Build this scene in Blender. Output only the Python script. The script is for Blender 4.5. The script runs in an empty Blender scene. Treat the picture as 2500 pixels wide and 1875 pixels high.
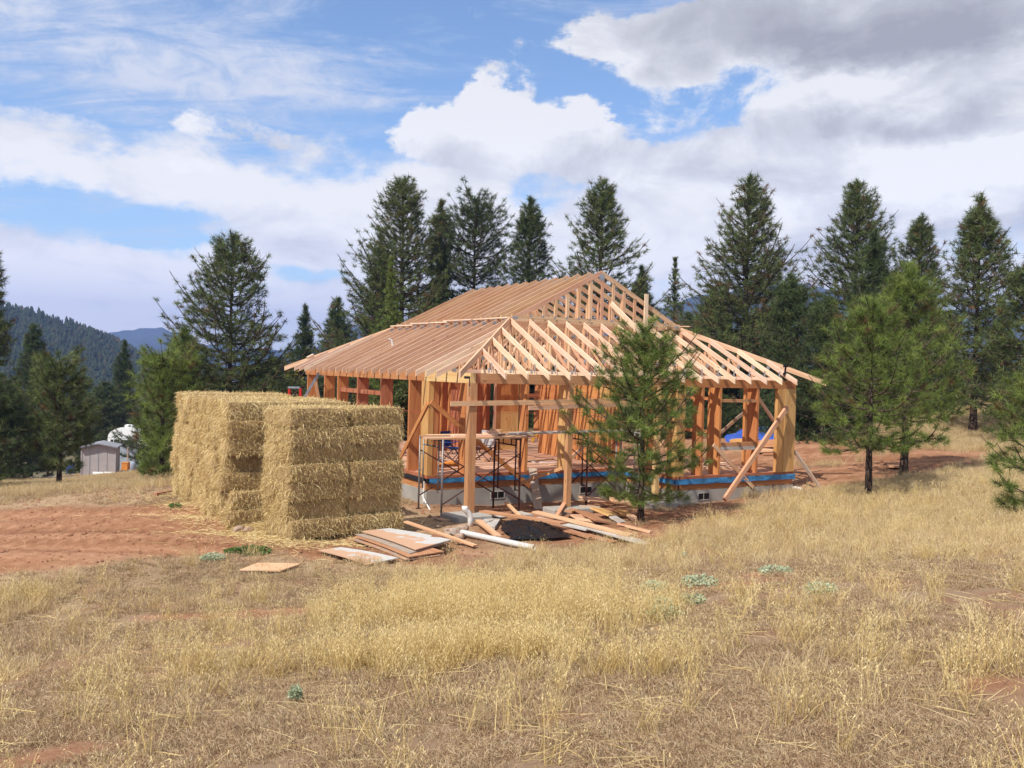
import bpy, math, random
import numpy as np
from mathutils import Matrix, Vector, Euler
random.seed(7); RNG = np.random.default_rng(7)
SC = bpy.context.scene; COL = SC.collection; PI = math.pi

# ---------------------------------------------------------------- camera
CP = np.array([-9.18, -18.15, 0.193]); YAW, PIT, ROL, FPX = math.radians(30.222), math.radians(-0.826), math.radians(1.518), 2170.2
def cam_axes():
    F = np.array([math.sin(YAW)*math.cos(PIT), math.cos(YAW)*math.cos(PIT), math.sin(PIT)])
    R0 = np.array([math.cos(YAW), -math.sin(YAW), 0.0]); U0 = np.cross(R0, F)
    return math.cos(ROL)*R0+math.sin(ROL)*U0, -math.sin(ROL)*R0+math.cos(ROL)*U0, F
CR, CU, CF = cam_axes()
def ray(px, py): return CF + CR*(px-1250)/FPX - CU*(py-937.5)/FPX
def at_depth(px, py, d): return Vector(CP + ray(px, py)*d)
def at_z(px, py, z):
    r = ray(px, py); return Vector(CP + r*(z-CP[2])/r[2])
cam_data = bpy.data.cameras.new('camera'); cam = bpy.data.objects.new('camera', cam_data); COL.objects.link(cam)
cam_data.sensor_width = 36; cam_data.lens = FPX/2500*36; cam_data.clip_start = .05; cam_data.clip_end = 20000
m = Matrix([[CR[i], CU[i], -CF[i], CP[i]] for i in range(3)]+[[0, 0, 0, 1]]); cam.matrix_world = m
SC.camera = cam

# ---------------------------------------------------------------- sun, sky, exposure
SUN = Vector((-.60, -.205, .775)).normalized()
sl = bpy.data.lights.new('sun', 'SUN'); sl.energy = 4.2; sl.angle = math.radians(.53); sl.color = (1, .955, .88)
so = bpy.data.objects.new('sun', sl); COL.objects.link(so); so.rotation_euler = SUN.to_track_quat('Z', 'Y').to_euler(); so.location = (0, 0, 60)
SC.view_settings.view_transform = 'Standard'; SC.view_settings.look = 'None'
SC.view_settings.exposure = 0.42; SC.view_settings.gamma = 1.0; SC.view_settings.use_curve_mapping = False
SC.render.engine = 'CYCLES'; SC.cycles.max_bounces = 6; SC.cycles.transparent_max_bounces = 8; SC.cycles.use_denoising = True
SC.cycles.volume_bounces = 0

class NT:
    """small node-tree helper"""
    def __init__(s, tree): s.t = tree; s.t.nodes.clear()
    def n(s, kind, **kw):
        nd = s.t.nodes.new(kind)
        for k, v in kw.items():
            if k.startswith('_'): setattr(nd, k[1:], v)
        return nd
    def l(s, a, b): s.t.links.new(a, b)
    def val(s, sock, v):
        if hasattr(v, 'is_linked') or isinstance(v, bpy.types.NodeSocket): s.l(v, sock)
        elif v is not None: sock.default_value = v
    def math(s, op, a, b=None, c=None, clamp=False):
        nd = s.n('ShaderNodeMath', _operation=op); nd.use_clamp = clamp
        for i, v in enumerate((a, b, c)):
            if v is not None: s.val(nd.inputs[i], v)
        return nd.outputs[0]
    def vmath(s, op, a, b=None):
        nd = s.n('ShaderNodeVectorMath', _operation=op); s.val(nd.inputs[0], a)
        if b is not None: s.val(nd.inputs[1], b)
        return nd.outputs['Value'] if op in ('DOT_PRODUCT', 'LENGTH') else nd.outputs[0]
    def noise(s, vec, scale, detail=4, rough=.55, dist=0, out=0, lac=2):
        nd = s.n('ShaderNodeTexNoise'); s.val(nd.inputs['Vector'], vec); s.val(nd.inputs['Scale'], scale)
        nd.inputs['Detail'].default_value = detail; nd.inputs['Roughness'].default_value = rough
        nd.inputs['Distortion'].default_value = dist; nd.inputs['Lacunarity'].default_value = lac
        return nd.outputs[out]
    def ramp(s, fac, stops, interp='LINEAR'):
        nd = s.n('ShaderNodeValToRGB'); s.val(nd.inputs[0], fac); e = nd.color_ramp; e.interpolation = interp
        while len(e.elements) < len(stops): e.elements.new(.5)
        for el, (p, c) in zip(e.elements, stops):
            el.position = p; el.color = (*c, 1) if not isinstance(c, (int, float)) else (c, c, c, 1)
        return nd.outputs[0]
    def mix(s, fac, a, b, blend='MIX'):
        nd = s.n('ShaderNodeMix', _data_type='RGBA', _blend_type=blend); s.val(nd.inputs[0], fac)
        s.val(nd.inputs[6], (*a, 1) if isinstance(a, tuple) else a); s.val(nd.inputs[7], (*b, 1) if isinstance(b, tuple) else b)
        return nd.outputs[2]
    def map(s, v, a, b, c=0., d=1., smooth=True):
        nd = s.n('ShaderNodeMapRange'); nd.interpolation_type = 'SMOOTHSTEP' if smooth else 'LINEAR'
        s.val(nd.inputs[0], v)
        for i, x in enumerate((a, b, c, d)): s.val(nd.inputs[i+1], x)
        return nd.outputs[0]

def build_world():
    w = bpy.data.worlds.new('World'); SC.world = w; w.use_nodes = True; t = NT(w.node_tree)
    sky = t.n('ShaderNodeTexSky', _sky_type='NISHITA'); sky.sun_disc = False
    sky.sun_elevation = math.asin(SUN.z); sky.sun_rotation = math.atan2(SUN.x, SUN.y)
    sky.air_density = 1.0; sky.dust_density = .6; sky.ozone_density = 2.2; sky.altitude = 600
    D = t.n('ShaderNodeTexCoord').outputs['Generated']
    sep = t.n('ShaderNodeSeparateXYZ'); t.l(D, sep.inputs[0]); X, Y, Z = sep.outputs
    az = t.math('ARCTAN2', X, Y); el = t.math('ARCSINE', Z)
    zz = t.math('ADD', t.math('MAXIMUM', Z, 0.0), .16)
    comb = t.n('ShaderNodeCombineXYZ'); t.l(t.math('DIVIDE', X, zz), comb.inputs[0]); t.l(t.math('DIVIDE', Y, zz), comb.inputs[1])
    P = comb.outputs[0]
    c2 = t.n('ShaderNodeCombineXYZ'); t.l(az, c2.inputs[0]); t.l(t.math('MULTIPLY', el, 1.7), c2.inputs[1]); A = c2.outputs[0]
    sw = t.n('ShaderNodeSeparateColor'); t.l(t.noise(A, 6.5, 9, .62, 0, 1), sw.inputs[0])
    azw = t.math('ADD', az, t.math('MULTIPLY', t.math('SUBTRACT', sw.outputs[0], .5), .15))
    elw = t.math('ADD', el, t.math('MULTIPLY', t.math('SUBTRACT', sw.outputs[1], .5), .09))
    def blob(px, py, rx, ry, amp):
        r = Vector(ray(px, py)).normalized(); a0 = math.atan2(r.x, r.y); e0 = math.asin(r.z)
        a = t.math('DIVIDE', t.math('SUBTRACT', azw, a0), rx/FPX); b = t.math('DIVIDE', t.math('SUBTRACT', elw, e0), ry/FPX)
        q = t.math('ADD', t.math('MULTIPLY', a, a), t.math('MULTIPLY', b, b))
        return t.math('MULTIPLY', t.math('EXPONENT', t.math('MULTIPLY', q, -1.)), amp)
    def total(base, L):
        for b in L: base = t.math('ADD', base, blob(*b))
        return base
    puff = t.noise(A, 7.0, 12, .62, .2); big = t.noise(P, .75, 7, .58, .3)
    val = t.math('ADD', t.math('MULTIPLY', puff, .95), t.math('MULTIPLY', big, .40))
    # far deck of soft white cloud
    deck = total(val, [
        (1290, 90, 420, 150, -.50), (1660, 265, 260, 55, -.42), (800, 60, 300, 110, -.30), (300, 110, 500, 140, -.20), (90, 215, 330, 34, -.30),
        (130, 505, 300, 38, -.30), (620, 250, 130, 60, -.22), (760, 660, 120, 22, -.22), (1420, 330, 130, 40, -.14), (950, 380, 120, 40, -.08), (1270, 510, 120, 36, -.20), (420, 590, 200, 16, -.14),
        (250, 760, 460, 70, .24), (60, 640, 260, 40, .10), (620, 470, 620, 60, .16), (1250, 640, 900, 110, .22), (1800, 480, 600, 120, .24), (2250, 300, 420, 160, .3), (180, 370, 300, 40, .10), (480, 280, 150, 40, .10)])
    dm = t.map(deck, .56, .76)
    # nearer cumulus heads with crisp edges
    head = total(t.math('ADD', t.math('MULTIPLY', puff, .70), .02), [
        (1110, 300, 160, 62, .34), (1290, 320, 160, 80, .34), (1440, 285, 36, 50, .26), (1020, 330, 90, 50, .2), (1150, 205, 50, 40, .22), (1455, 100, 44, 42, .20), (1240, 400, 260, 70, .22),
        (2050, 60, 520, 110, .42), (1760, 70, 240, 60, .24), (1640, 165, 110, 25, .20), (2120, 250, 340, 70, .34), (1780, 400, 420, 90, .20), (2350, 420, 320, 130, .3), (480, 290, 110, 45, .20), (370, 380, 260, 26, .16), (700, 330, 90, 22, .16)])
    hm = t.map(head, .50, .585)
    r3 = t.n('ShaderNodeVectorRotate'); r3.inputs['Angle'].default_value = .5; t.l(P, r3.inputs['Vector']); r3.rotation_type = 'Z_AXIS'
    mp = t.n('ShaderNodeMapping'); mp.inputs['Scale'].default_value = (.9, 2.2, 1); t.l(r3.outputs[0], mp.inputs[0])
    ci = total(t.noise(mp.outputs[0], 2.2, 12, .70, .8), [(300, 110, 560, 130, .17), (700, 215, 420, 30, .14), (1290, 130, 330, 160, -.10), (1640, 250, 300, 80, -.10)])
    cim = t.math('MULTIPLY', t.math('MULTIPLY', t.map(ci, .44, .78), t.map(t.noise(A, 26, 8, .65, .6), .30, .62, .45, 1.)), .97)
    body = t.noise(A, 9.0, 12, .62, .4); soft = t.noise(P, 1.6, 8, .6, .5)
    grey = [(2130, 118, 330, 52, -.60), (1880, 40, 480, 80, -.34), (2300, 300, 250, 34, -.34), (1990, 310, 200, 30, -.18), (2450, 60, 200, 90, -.2)]
    white = [(1990, 205, 230, 36, .34), (2440, 370, 160, 46, .26), (1180, 260, 300, 60, .30), (1440, 270, 60, 50, .22), (1700, 60, 110, 60, .12)]
    bh = total(t.math('ADD', t.math('MULTIPLY', body, 1.3), .09), grey+white+[(1250, 430, 300, 40, -.10), (1850, 400, 300, 60, -.05)])
    bd = total(t.math('ADD', t.math('ADD', t.math('MULTIPLY', soft, 1.1), t.math('MULTIPLY', body, .9)), -.22), [(2250, 640, 420, 150, -.22), (720, 590, 260, 40, -.22), (300, 700, 500, 60, .10), (150, 560, 300, 40, -.10), (1950, 560, 500, 60, -.08), (620, 440, 500, 50, .12), (1300, 560, 300, 70, .05)])
    stops = [(.12, (.50, .50, .55)), (.40, (.66, .67, .72)), (.64, (.89, .90, .95)), (.82, (1.12, 1.12, 1.13))]
    ch = t.ramp(bh, stops); cd = t.ramp(bd, [(.15, (.56, .58, .65)), (.42, (.74, .76, .83)), (.60, (.95, .96, 1.0)), (.82, (1.14, 1.13, 1.12))])
    lo = t.map(Z, .34, .04, 1., 1.36)
    tint = t.mix(1.0, sky.outputs[0], (1.08, 1.15, 1.20), 'MULTIPLY')
    c = t.mix(cim, tint, (4.7, 5.0, 5.7)); sc_ = t.n('ShaderNodeVectorMath', _operation='SCALE'); t.l(cd, sc_.inputs[0]); t.l(t.math('MULTIPLY', lo, 5.0), sc_.inputs['Scale'])
    c = t.mix(dm, c, sc_.outputs[0]); s2 = t.n('ShaderNodeVectorMath', _operation='SCALE'); t.l(ch, s2.inputs[0]); t.l(t.math('MULTIPLY', lo, 5.35), s2.inputs['Scale'])
    c = t.mix(hm, c, s2.outputs[0])
    bg = t.n('ShaderNodeBackground'); t.l(c, bg.inputs[0]); bg.inputs[1].default_value = .12
    out = t.n('ShaderNodeOutputWorld'); t.l(bg.outputs[0], out.inputs[0])
    w.cycles.sampling_method = 'MANUAL'; w.cycles.sample_map_resolution = 1024
build_world()

# ---------------------------------------------------------------- materials
def mat(name, fn, rough=.8, bump=None, spec=.25, trans=0, metal=0):
    m = bpy.data.materials.new(name); m.use_nodes = True; t = NT(m.node_tree)
    b = t.n('ShaderNodeBsdfPrincipled'); out = t.n('ShaderNodeOutputMaterial')
    b.inputs['Roughness'].default_value = rough; b.inputs['Specular IOR Level'].default_value = spec; b.inputs['Metallic'].default_value = metal
    r = fn(t, b)
    col, h = r if isinstance(r, tuple) and not isinstance(r[0], float) else (r, None)
    t.val(b.inputs['Base Color'], (*col, 1) if isinstance(col, tuple) else col)
    if h is not None:
        bp = t.n('ShaderNodeBump'); bp.inputs['Strength'].default_value = bump[0]; bp.inputs['Distance'].default_value = bump[1]
        t.l(h, bp.inputs['Height']); t.l(bp.outputs[0], b.inputs['Normal'])
    if trans:
        tr = t.n('ShaderNodeBsdfTranslucent'); t.val(tr.inputs[0], col if not isinstance(col, tuple) else (*col, 1))
        mx = t.n('ShaderNodeMixShader'); mx.inputs[0].default_value = trans
        t.l(b.outputs[0], mx.inputs[1]); t.l(tr.outputs[0], mx.inputs[2]); t.l(mx.outputs[0], out.inputs[0])
    else: t.l(b.outputs[0], out.inputs[0])
    return m
def wood_fn(stops, grain=1.0, knots=True, weather=0):
    def fn(t, b):
        tc = t.n('ShaderNodeTexCoord').outputs['Object']; oi = t.n('ShaderNodeObjectInfo').outputs['Random']
        off = t.n('ShaderNodeCombineXYZ'); t.l(t.math('MULTIPLY', oi, 91.7), off.inputs[0]); t.l(t.math('MULTIPLY', oi, 37.1), off.inputs[1])
        v = t.vmath('ADD', tc, off.outputs[0])
        mp = t.n('ShaderNodeMapping'); mp.inputs['Scale'].default_value = (1.2, 26*grain, 26*grain); t.l(v, mp.inputs[0])
        g = t.noise(mp.outputs[0], 1, 4, .6, .6)
        mp2 = t.n('ShaderNodeMapping'); mp2.inputs['Scale'].default_value = (1.0, 3, 3); t.l(v, mp2.inputs[0])
        bl = t.noise(mp2.outputs[0], 1.1, 3, .5)
        base = t.ramp(oi, stops)
        c = t.mix(t.map(g, .38, .68), base, t.mix(1., base, (.80, .69, .61), 'MULTIPLY'))
        c = t.mix(t.math('MULTIPLY', t.map(bl, .5, .75), .5), c, t.mix(1., base, (.82, .62, .50), 'MULTIPLY'))
        if knots:
            mp3 = t.n('ShaderNodeMapping'); mp3.inputs['Scale'].default_value = (1.3, 5, 5); t.l(v, mp3.inputs[0])
            vo = t.n('ShaderNodeTexVoronoi'); vo.inputs['Scale'].default_value = 1.3; t.l(mp3.outputs[0], vo.inputs[0])
            k = t.map(vo.outputs['Distance'], .05, .11, 1, 0)
            c = t.mix(t.math('MULTIPLY', k, .8), c, (.13, .055, .03))
        if weather:
            wn = t.noise(tc, 2.5, 5, .6)
            c = t.mix(t.math('MULTIPLY', t.map(wn, .42, .62), weather), c, (.30, .27, .24))
        return c, g
    return fn
M = {}
M['fir'] = mat('fir_framing', wood_fn([(0, (.66, .40, .235)), (.3, (.70, .45, .25)), (.5, (.63, .34, .21)), (.75, (.74, .52, .31)), (1, (.66, .38, .25))]), .72, (.25, .004))
M['fir_pink'] = mat('fir_pink', wood_fn([(0, (.80, .57, .42)), (.35, (.84, .67, .46)), (.6, (.80, .55, .42)), (1, (.86, .71, .50))]), .7, (.25, .004))
M['truss'] = mat('truss_timber', wood_fn([(0, (.68, .43, .28)), (.25, (.74, .50, .32)), (.5, (.66, .41, .27)), (.75, (.72, .48, .31)), (1, (.67, .43, .29))]), .74, (.25, .004))
M['glulam'] = mat('glulam', wood_fn([(0, (.48, .205, .08)), (1, (.55, .26, .105))]), .65, (.2, .004))
M['beam_pale'] = mat('beam_pale', wood_fn([(0, (.74, .50, .22)), (1, (.76, .54, .25))]), .7, (.2, .004))
M['post'] = mat('post_timber', wood_fn([(0, (.52, .27, .13)), (1, (.59, .33, .165))]), .7, (.3, .005))
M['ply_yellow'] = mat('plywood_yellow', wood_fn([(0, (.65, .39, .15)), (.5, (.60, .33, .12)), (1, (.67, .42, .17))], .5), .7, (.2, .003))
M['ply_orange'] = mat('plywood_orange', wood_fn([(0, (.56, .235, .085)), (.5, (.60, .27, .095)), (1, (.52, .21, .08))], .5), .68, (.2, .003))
M['ply_red_and_shaded'] = mat('plywood_red_and_shaded', wood_fn([(0, (.42, .15, .075)), (.5, (.46, .17, .085)), (1, (.40, .16, .09))], .5), .7, (.2, .003))  # red-brown wood, also plywood with its indoor shade put into the colour
M['deck'] = mat('deck_ply', wood_fn([(0, (.56, .31, .20)), (1, (.62, .37, .245))], .4, True, .35), .75, (.2, .003))
M['old'] = mat('old_board', wood_fn([(0, (.55, .36, .22)), (.4, (.45, .24, .14)), (.7, (.40, .34, .28)), (1, (.62, .40, .24))], 1, True, .6), .8, (.4, .005))
M['grey_board'] = mat('grey_board', wood_fn([(0, (.50, .48, .45)), (1, (.56, .54, .50))], 1, False, .3), .85, (.4, .004))
M['brown_board'] = mat('brown_board', wood_fn([(0, (.40, .20, .11)), (1, (.52, .28, .15))]), .8, (.4, .005))
def ply_sheet(t, b):
    tc = t.n('ShaderNodeTexCoord').outputs['Object']; oi = t.n('ShaderNodeObjectInfo').outputs['Random']
    s = t.n('ShaderNodeSeparateXYZ'); t.l(tc, s.inputs[0])
    n = t.noise(tc, 2.2, 6, .65); n2 = t.noise(tc, 30, 4, .6)
    e = t.math('ADD', t.math('MULTIPLY', s.outputs[1], .9), t.math('MULTIPLY', t.math('SUBTRACT', n, .5), 1.7))
    c = t.mix(t.map(e, -.02, .10), (.56, .33, .20), (.56, .545, .52))
    return t.mix(t.math('MULTIPLY', n2, .35), c, (.33, .27, .22)), n2
M['ply_sheet'] = mat('dusty_plywood', ply_sheet, .85, (.3, .003))
def concrete(t, b):
    tc = t.n('ShaderNodeTexCoord').outputs['Object']
    n = t.noise(tc, 1.6, 6, .65); n2 = t.noise(tc, 28, 5, .6); s = t.n('ShaderNodeSeparateXYZ'); t.l(tc, s.inputs[0])
    c = t.ramp(n, [(.3, (.30, .28, .25)), (.55, (.39, .365, .325)), (.75, (.46, .43, .385))])
    st = t.math('ADD', s.outputs[2], t.math('MULTIPLY', n, .22))
    c = t.mix(t.math('MULTIPLY', t.map(st, -3.05, -3.32, 0., 1.), .6), c, (.42, .26, .18))
    return t.mix(t.math('MULTIPLY', n2, .3), c, (.28, .26, .23)), n2
M['concrete'] = mat('concrete', concrete, .9, (.4, .006))
def flat(c, v=.18, sc=9, dark=(.5, .5, .5)):
    def fn(t, b):
        n = t.noise(t.n('ShaderNodeTexCoord').outputs['Object'], sc, 5, .6)
        return t.mix(t.math('MULTIPLY', t.map(n, .35, .7), v*2), c, t.mix(1., c, dark, 'MULTIPLY')), n
    return fn
M['plate'] = mat('galvanised_plate', flat((.42, .43, .44)), .45, (.2, .002), .5, 0, .5)
M['strap'] = mat('steel_strap', flat((.06, .05, .045)), .6, (.1, .002))
M['black_steel'] = mat('black_steel', flat((.015, .015, .016)), .4, (.1, .002))
M['tarp_blue'] = mat('blue_tarp', flat((.045, .23, .46), .3, 6, (.45, .55, .7)), .45, (.9, .02), .5)
M['tarp_royal'] = mat('royal_tarp', flat((.05, .12, .50), .3, 3, (.5, .55, .7)), .5, (.9, .05), .4)
M['membrane'] = mat('black_membrane', flat((.02, .021, .024)), .5, (.6, .02))
M['black_plastic'] = mat('black_plastic', flat((.006, .006, .007), .2, 4), .42, (.4, .02), .35)
M['pvc'] = mat('white_pvc', flat((.78, .78, .76), .12, 5, (.75, .68, .6)), .35, (.05, .002), .5)
M['pipe_galv'] = mat('galvanised_pipe', flat((.30, .28, .27), .3, 12, (.5, .38, .3)), .5, (.2, .002), .5, 0, .35)
M['rust'] = mat('rusty_tube', flat((.085, .030, .024), .35, 14, (.6, .5, .5)), .6, (.3, .002))
M['alu'] = mat('aluminium', flat((.42, .43, .45), .2), .4, (.05, .001), .5, 0, .6)
M['red'] = mat('red_fibreglass', flat((.60, .035, .02)), .45, (.05, .001))
M['white'] = mat('white_paint', flat((.80, .80, .80), .06, 3, (.85, .82, .78)), .4, (.03, .002), .4)
M['shed'] = mat('shed_siding', flat((.45, .41, .40), .1, 2), .8, (.05, .002))
M['shed_roof'] = mat('shed_roof', flat((.28, .28, .31), .2, 5), .8, (.05, .002))
M['grey'] = mat('grey_paint', flat((.32, .36, .42), .15, 3), .6, (.05, .002))
M['glass'] = mat('dark_glass', flat((.03, .035, .04), .1), .08, (0.01, .001), .6)
M['orange'] = mat('orange_paint', flat((.66, .25, .05), .3, 7), .5, (.3, .01))
M['yellow'] = mat('yellow_plastic', flat((.75, .40, .04), .2), .5, (.1, .002))
M['blue_cloth'] = mat('blue_cloth', flat((.02, .05, .20), .3, 6), .9, (.4, .01))
M['string'] = mat('red_string', flat((.55, .10, .08)), .8, (.01, .001))
def rock_fn(t, b):
    tc = t.n('ShaderNodeTexCoord').outputs['Object']; oi = t.n('ShaderNodeObjectInfo').outputs['Random']
    n = t.noise(tc, 7, 6, .65)
    c = t.ramp(oi, [(0, (.38, .32, .25)), (.5, (.36, .25, .18)), (1, (.45, .42, .36))])
    return t.mix(t.map(n, .4, .7), c, (.30, .15, .09)), n
M['rock'] = mat('rock', rock_fn, .92, (.9, .02))
M['red_clod'] = mat('red_clod', flat((.31, .14, .075), .4, 9), .95, (.9, .02))
def bark_fn(c1, c2):
    def fn(t, b):
        tc = t.n('ShaderNodeTexCoord').outputs['Object']; mp = t.n('ShaderNodeMapping'); mp.inputs['Scale'].default_value = (9, 9, 2.4); t.l(tc, mp.inputs[0])
        v = t.n('ShaderNodeTexVoronoi'); v.feature = 'DISTANCE_TO_EDGE'; v.inputs['Scale'].default_value = 1.6; t.l(mp.outputs[0], v.inputs[0])
        n = t.noise(mp.outputs[0], 2.5, 5, .65)
        h = t.math('ADD', t.map(v.outputs[0], 0, .25), n)
        return t.mix(t.map(h, .5, 1.4), c1, c2), h
    return fn
M['bark'] = mat('pine_bark', bark_fn((.030, .021, .016), (.15, .10, .072)), .95, (1., .03))
M['twig'] = mat('twig_bark', bark_fn((.05, .034, .024), (.13, .09, .065)), .95, (.5, .01))
def needle_fn(stops, sat=1):
    def fn(t, b):
        a = t.n('ShaderNodeAttribute'); a.attribute_name = 'tint'
        oi = t.n('ShaderNodeObjectInfo').outputs['Random']
        c = t.ramp(a.outputs['Fac'], stops)
        return c
    return fn
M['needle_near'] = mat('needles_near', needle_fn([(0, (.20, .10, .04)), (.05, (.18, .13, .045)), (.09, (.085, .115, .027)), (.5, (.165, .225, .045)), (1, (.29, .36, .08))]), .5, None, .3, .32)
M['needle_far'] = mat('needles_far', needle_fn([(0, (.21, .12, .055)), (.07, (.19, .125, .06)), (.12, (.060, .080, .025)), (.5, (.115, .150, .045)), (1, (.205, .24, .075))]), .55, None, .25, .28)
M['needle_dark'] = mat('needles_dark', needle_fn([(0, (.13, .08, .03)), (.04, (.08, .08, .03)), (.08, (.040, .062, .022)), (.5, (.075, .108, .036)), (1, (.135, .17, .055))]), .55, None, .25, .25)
M['leaf'] = mat('broad_leaves', needle_fn([(0, (.24, .13, .035)), (.2, (.17, .13, .035)), (.3, (.07, .085, .025)), (.7, (.085, .115, .030)), (1, (.15, .17, .045))]), .55, None, .3, .3)
M['leaf_yellow'] = mat('yellow_leaves', needle_fn([(0, (.30, .20, .05)), (.4, (.26, .24, .06)), (.6, (.10, .13, .035)), (1, (.14, .19, .05))]), .55, None, .3, .3)
M['sage'] = mat('sage_leaves', needle_fn([(0, (.32, .38, .23)), (1, (.52, .57, .39))]), .7, None, .2, .25)
M['weed'] = mat('green_weed', needle_fn([(0, (.07, .12, .03)), (1, (.13, .22, .05))]), .6, None, .2, .3)
def straw_fn(stops, trans=.2):
    def fn(t, b):
        a = t.n('ShaderNodeAttribute'); a.attribute_name = 'tint'
        oi = t.n('ShaderNodeObjectInfo').outputs['Random']
        f = t.math('ADD', t.math('MULTIPLY', a.outputs['Fac'], .7), t.math('MULTIPLY', oi, .3))
        return t.ramp(f, stops)
    return fn
M['straw'] = mat('straw', straw_fn([(0, (.40, .27, .11)), (.4, (.64, .48, .215)), (.8, (.80, .645, .33)), (1, (.90, .78, .46))]), .6, None, .3, .18)
def bale_fn(t, b):
    tc = t.n('ShaderNodeTexCoord').outputs['Object']; oi = t.n('ShaderNodeObjectInfo').outputs['Random']
    off = t.n('ShaderNodeCombineXYZ'); t.l(t.math('MULTIPLY', oi, 31.), off.inputs[0]); v = t.vmath('ADD', tc, off.outputs[0])
    n = t.noise(v, 26, 5, .7, 2.2); n2 = t.noise(v, 4, 4, .6)
    c = t.ramp(n, [(.3, (.22, .13, .055)), (.5, (.48, .32, .145)), (.7, (.68, .50, .25))])
    return t.mix(t.map(n2, .35, .7, 0, .35), c, (.50, .35, .16)), n
M['bale'] = mat('pressed_straw', bale_fn, .85, (1., .05))
M['grass_gold'] = mat('golden_grass', straw_fn([(0, (.44, .29, .10)), (.4, (.62, .46, .18)), (.8, (.77, .61, .30)), (1, (.88, .76, .46))]), .6, None, .25, .3)
M['grass_pale'] = mat('pale_grass', straw_fn([(0, (.44, .30, .15)), (.4, (.59, .44, .23)), (.8, (.71, .57, .33)), (1, (.76, .66, .46))]), .65, None, .2, .3)
M['grass_dull'] = mat('dull_grass', straw_fn([(0, (.20, .115, .065)), (.35, (.37, .245, .14)), (.7, (.53, .395, .235)), (.9, (.64, .52, .33)), (1, (.56, .50, .42))]), .75, None, .2, .25)

def ground_fn(t, b):
    g = t.n('ShaderNodeNewGeometry').outputs['Position']
    def at(nm):
        a = t.n('ShaderNodeAttribute'); a.attribute_name = nm; return a.outputs['Fac']
    n1 = t.noise(g, 1.1, 6, .6); n2 = t.noise(g, 7, 7, .65); n3 = t.noise(g, 45, 5, .7); n4 = t.noise(g, .35, 4, .5)
    red = t.ramp(n2, [(.3, (.26, .115, .058)), (.5, (.35, .17, .09)), (.72, (.46, .25, .14))])
    red = t.mix(t.math('MULTIPLY', n3, .35), red, (.34, .17, .09))
    red = t.mix(1., red, t.ramp(at('rut'), [(.28, (.74, .70, .67)), (.44, (.94, .95, .96)), (.54, (1.16, 1.24, 1.32)), (.62, (1.0, 1.0, 1.0)), (.75, (.84, .82, .80))]), 'MULTIPLY')
    dry = t.ramp(n2, [(.3, (.27, .17, .095)), (.5, (.39, .265, .155)), (.7, (.47, .345, .205))])
    litter = t.ramp(n3, [(.3, (.17, .10, .06)), (.5, (.32, .205, .125)), (.7, (.46, .33, .20))])
    litter = t.mix(t.map(t.noise(g, 150, 4, .7), .42, .60, 0, .75), litter, t.ramp(n3, [(.35, (.55, .42, .27)), (.6, (.15, .085, .05))]))
    litter = t.mix(t.map(n1, .42, .66, 0, .7), litter, (.30, .145, .08))
    c = t.mix(at('dirt'), litter, red)
    c = t.mix(at('dry'), c, dry)
    c = t.mix(t.math('MULTIPLY', at('far'), .9), c, t.ramp(n4, [(.3, (.06, .075, .03)), (.7, (.20, .16, .08))]))
    h = t.math('ADD', t.math('MULTIPLY', n2, .6), t.math('MULTIPLY', n3, .4))
    return c, h
M['ground'] = mat('ground', ground_fn, .95, (.9, .06), .15)
M['hillside'] = mat('hillside', flat((.035, .04, .022), .4, .02), .95, (.1, .1))
M['mountain'] = mat('mountain', flat((.03, .045, .03), .3, .004), .95, (.1, .1))
M['conifer_far'] = mat('conifer_far', needle_fn([(0, (.08, .06, .025)), (.12, (.018, .027, .013)), (1, (.034, .045, .022))]), .8, None, .1)

# ---------------------------------------------------------------- object helpers
WM = {}
def link(name, data, parent=None, W=None, kind=None, mt=None):
    o = bpy.data.objects.new(name, data); COL.objects.link(o); W = Matrix.Identity(4) if W is None else W
    if parent is not None:
        o.parent = parent; o.matrix_basis = WM[parent.name].inverted() @ W
    else: o.matrix_basis = W
    WM[o.name] = W
    if kind: o['kind'] = kind
    if mt is not None and data is not None and not data.materials: data.materials.append(mt)
    return o
def T(*v): return Matrix.Translation(Vector(v))
def thing(name, label, cat, loc=(0, 0, 0), rz=0, group=None):
    o = link(name, None, None, T(*loc) @ Matrix.Rotation(rz, 4, 'Z')); o.empty_display_size = .3
    return tag(o, label, cat, group)
def tag(o, label, cat, group=None):
    o['label'] = label; o['category'] = cat
    if group: o['group'] = group
    return o
def mesh(name, V, F, smooth=False):
    me = bpy.data.meshes.new(name); me.from_pydata([tuple(v) for v in V], [], F); me.update()
    if smooth: me.polygons.foreach_set('use_smooth', [True]*len(me.polygons))
    return me
def np_mesh(name, V, F, tint=None, smooth=False):
    """V (n,3), F (m,k) with constant k"""
    me = bpy.data.meshes.new(name); n, k = F.shape
    me.vertices.add(len(V)); me.vertices.foreach_set('co', np.asarray(V, np.float32).ravel())
    me.loops.add(n*k); me.loops.foreach_set('vertex_index', F.astype(np.int32).ravel())
    me.polygons.add(n); me.polygons.foreach_set('loop_start', np.arange(0, n*k, k, dtype=np.int32))
    me.polygons.foreach_set('loop_total', np.full(n, k, np.int32))
    if smooth: me.polygons.foreach_set('use_smooth', np.ones(n, bool))
    me.update(calc_edges=True)
    if tint is not None:
        a = me.attributes.new('tint', 'FLOAT', 'POINT'); a.data.foreach_set('value', np.asarray(tint, np.float32))
    return me
BOXF = [(0, 3, 2, 1), (4, 5, 6, 7), (0, 1, 5, 4), (1, 2, 6, 5), (2, 3, 7, 6), (3, 0, 4, 7)]
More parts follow.
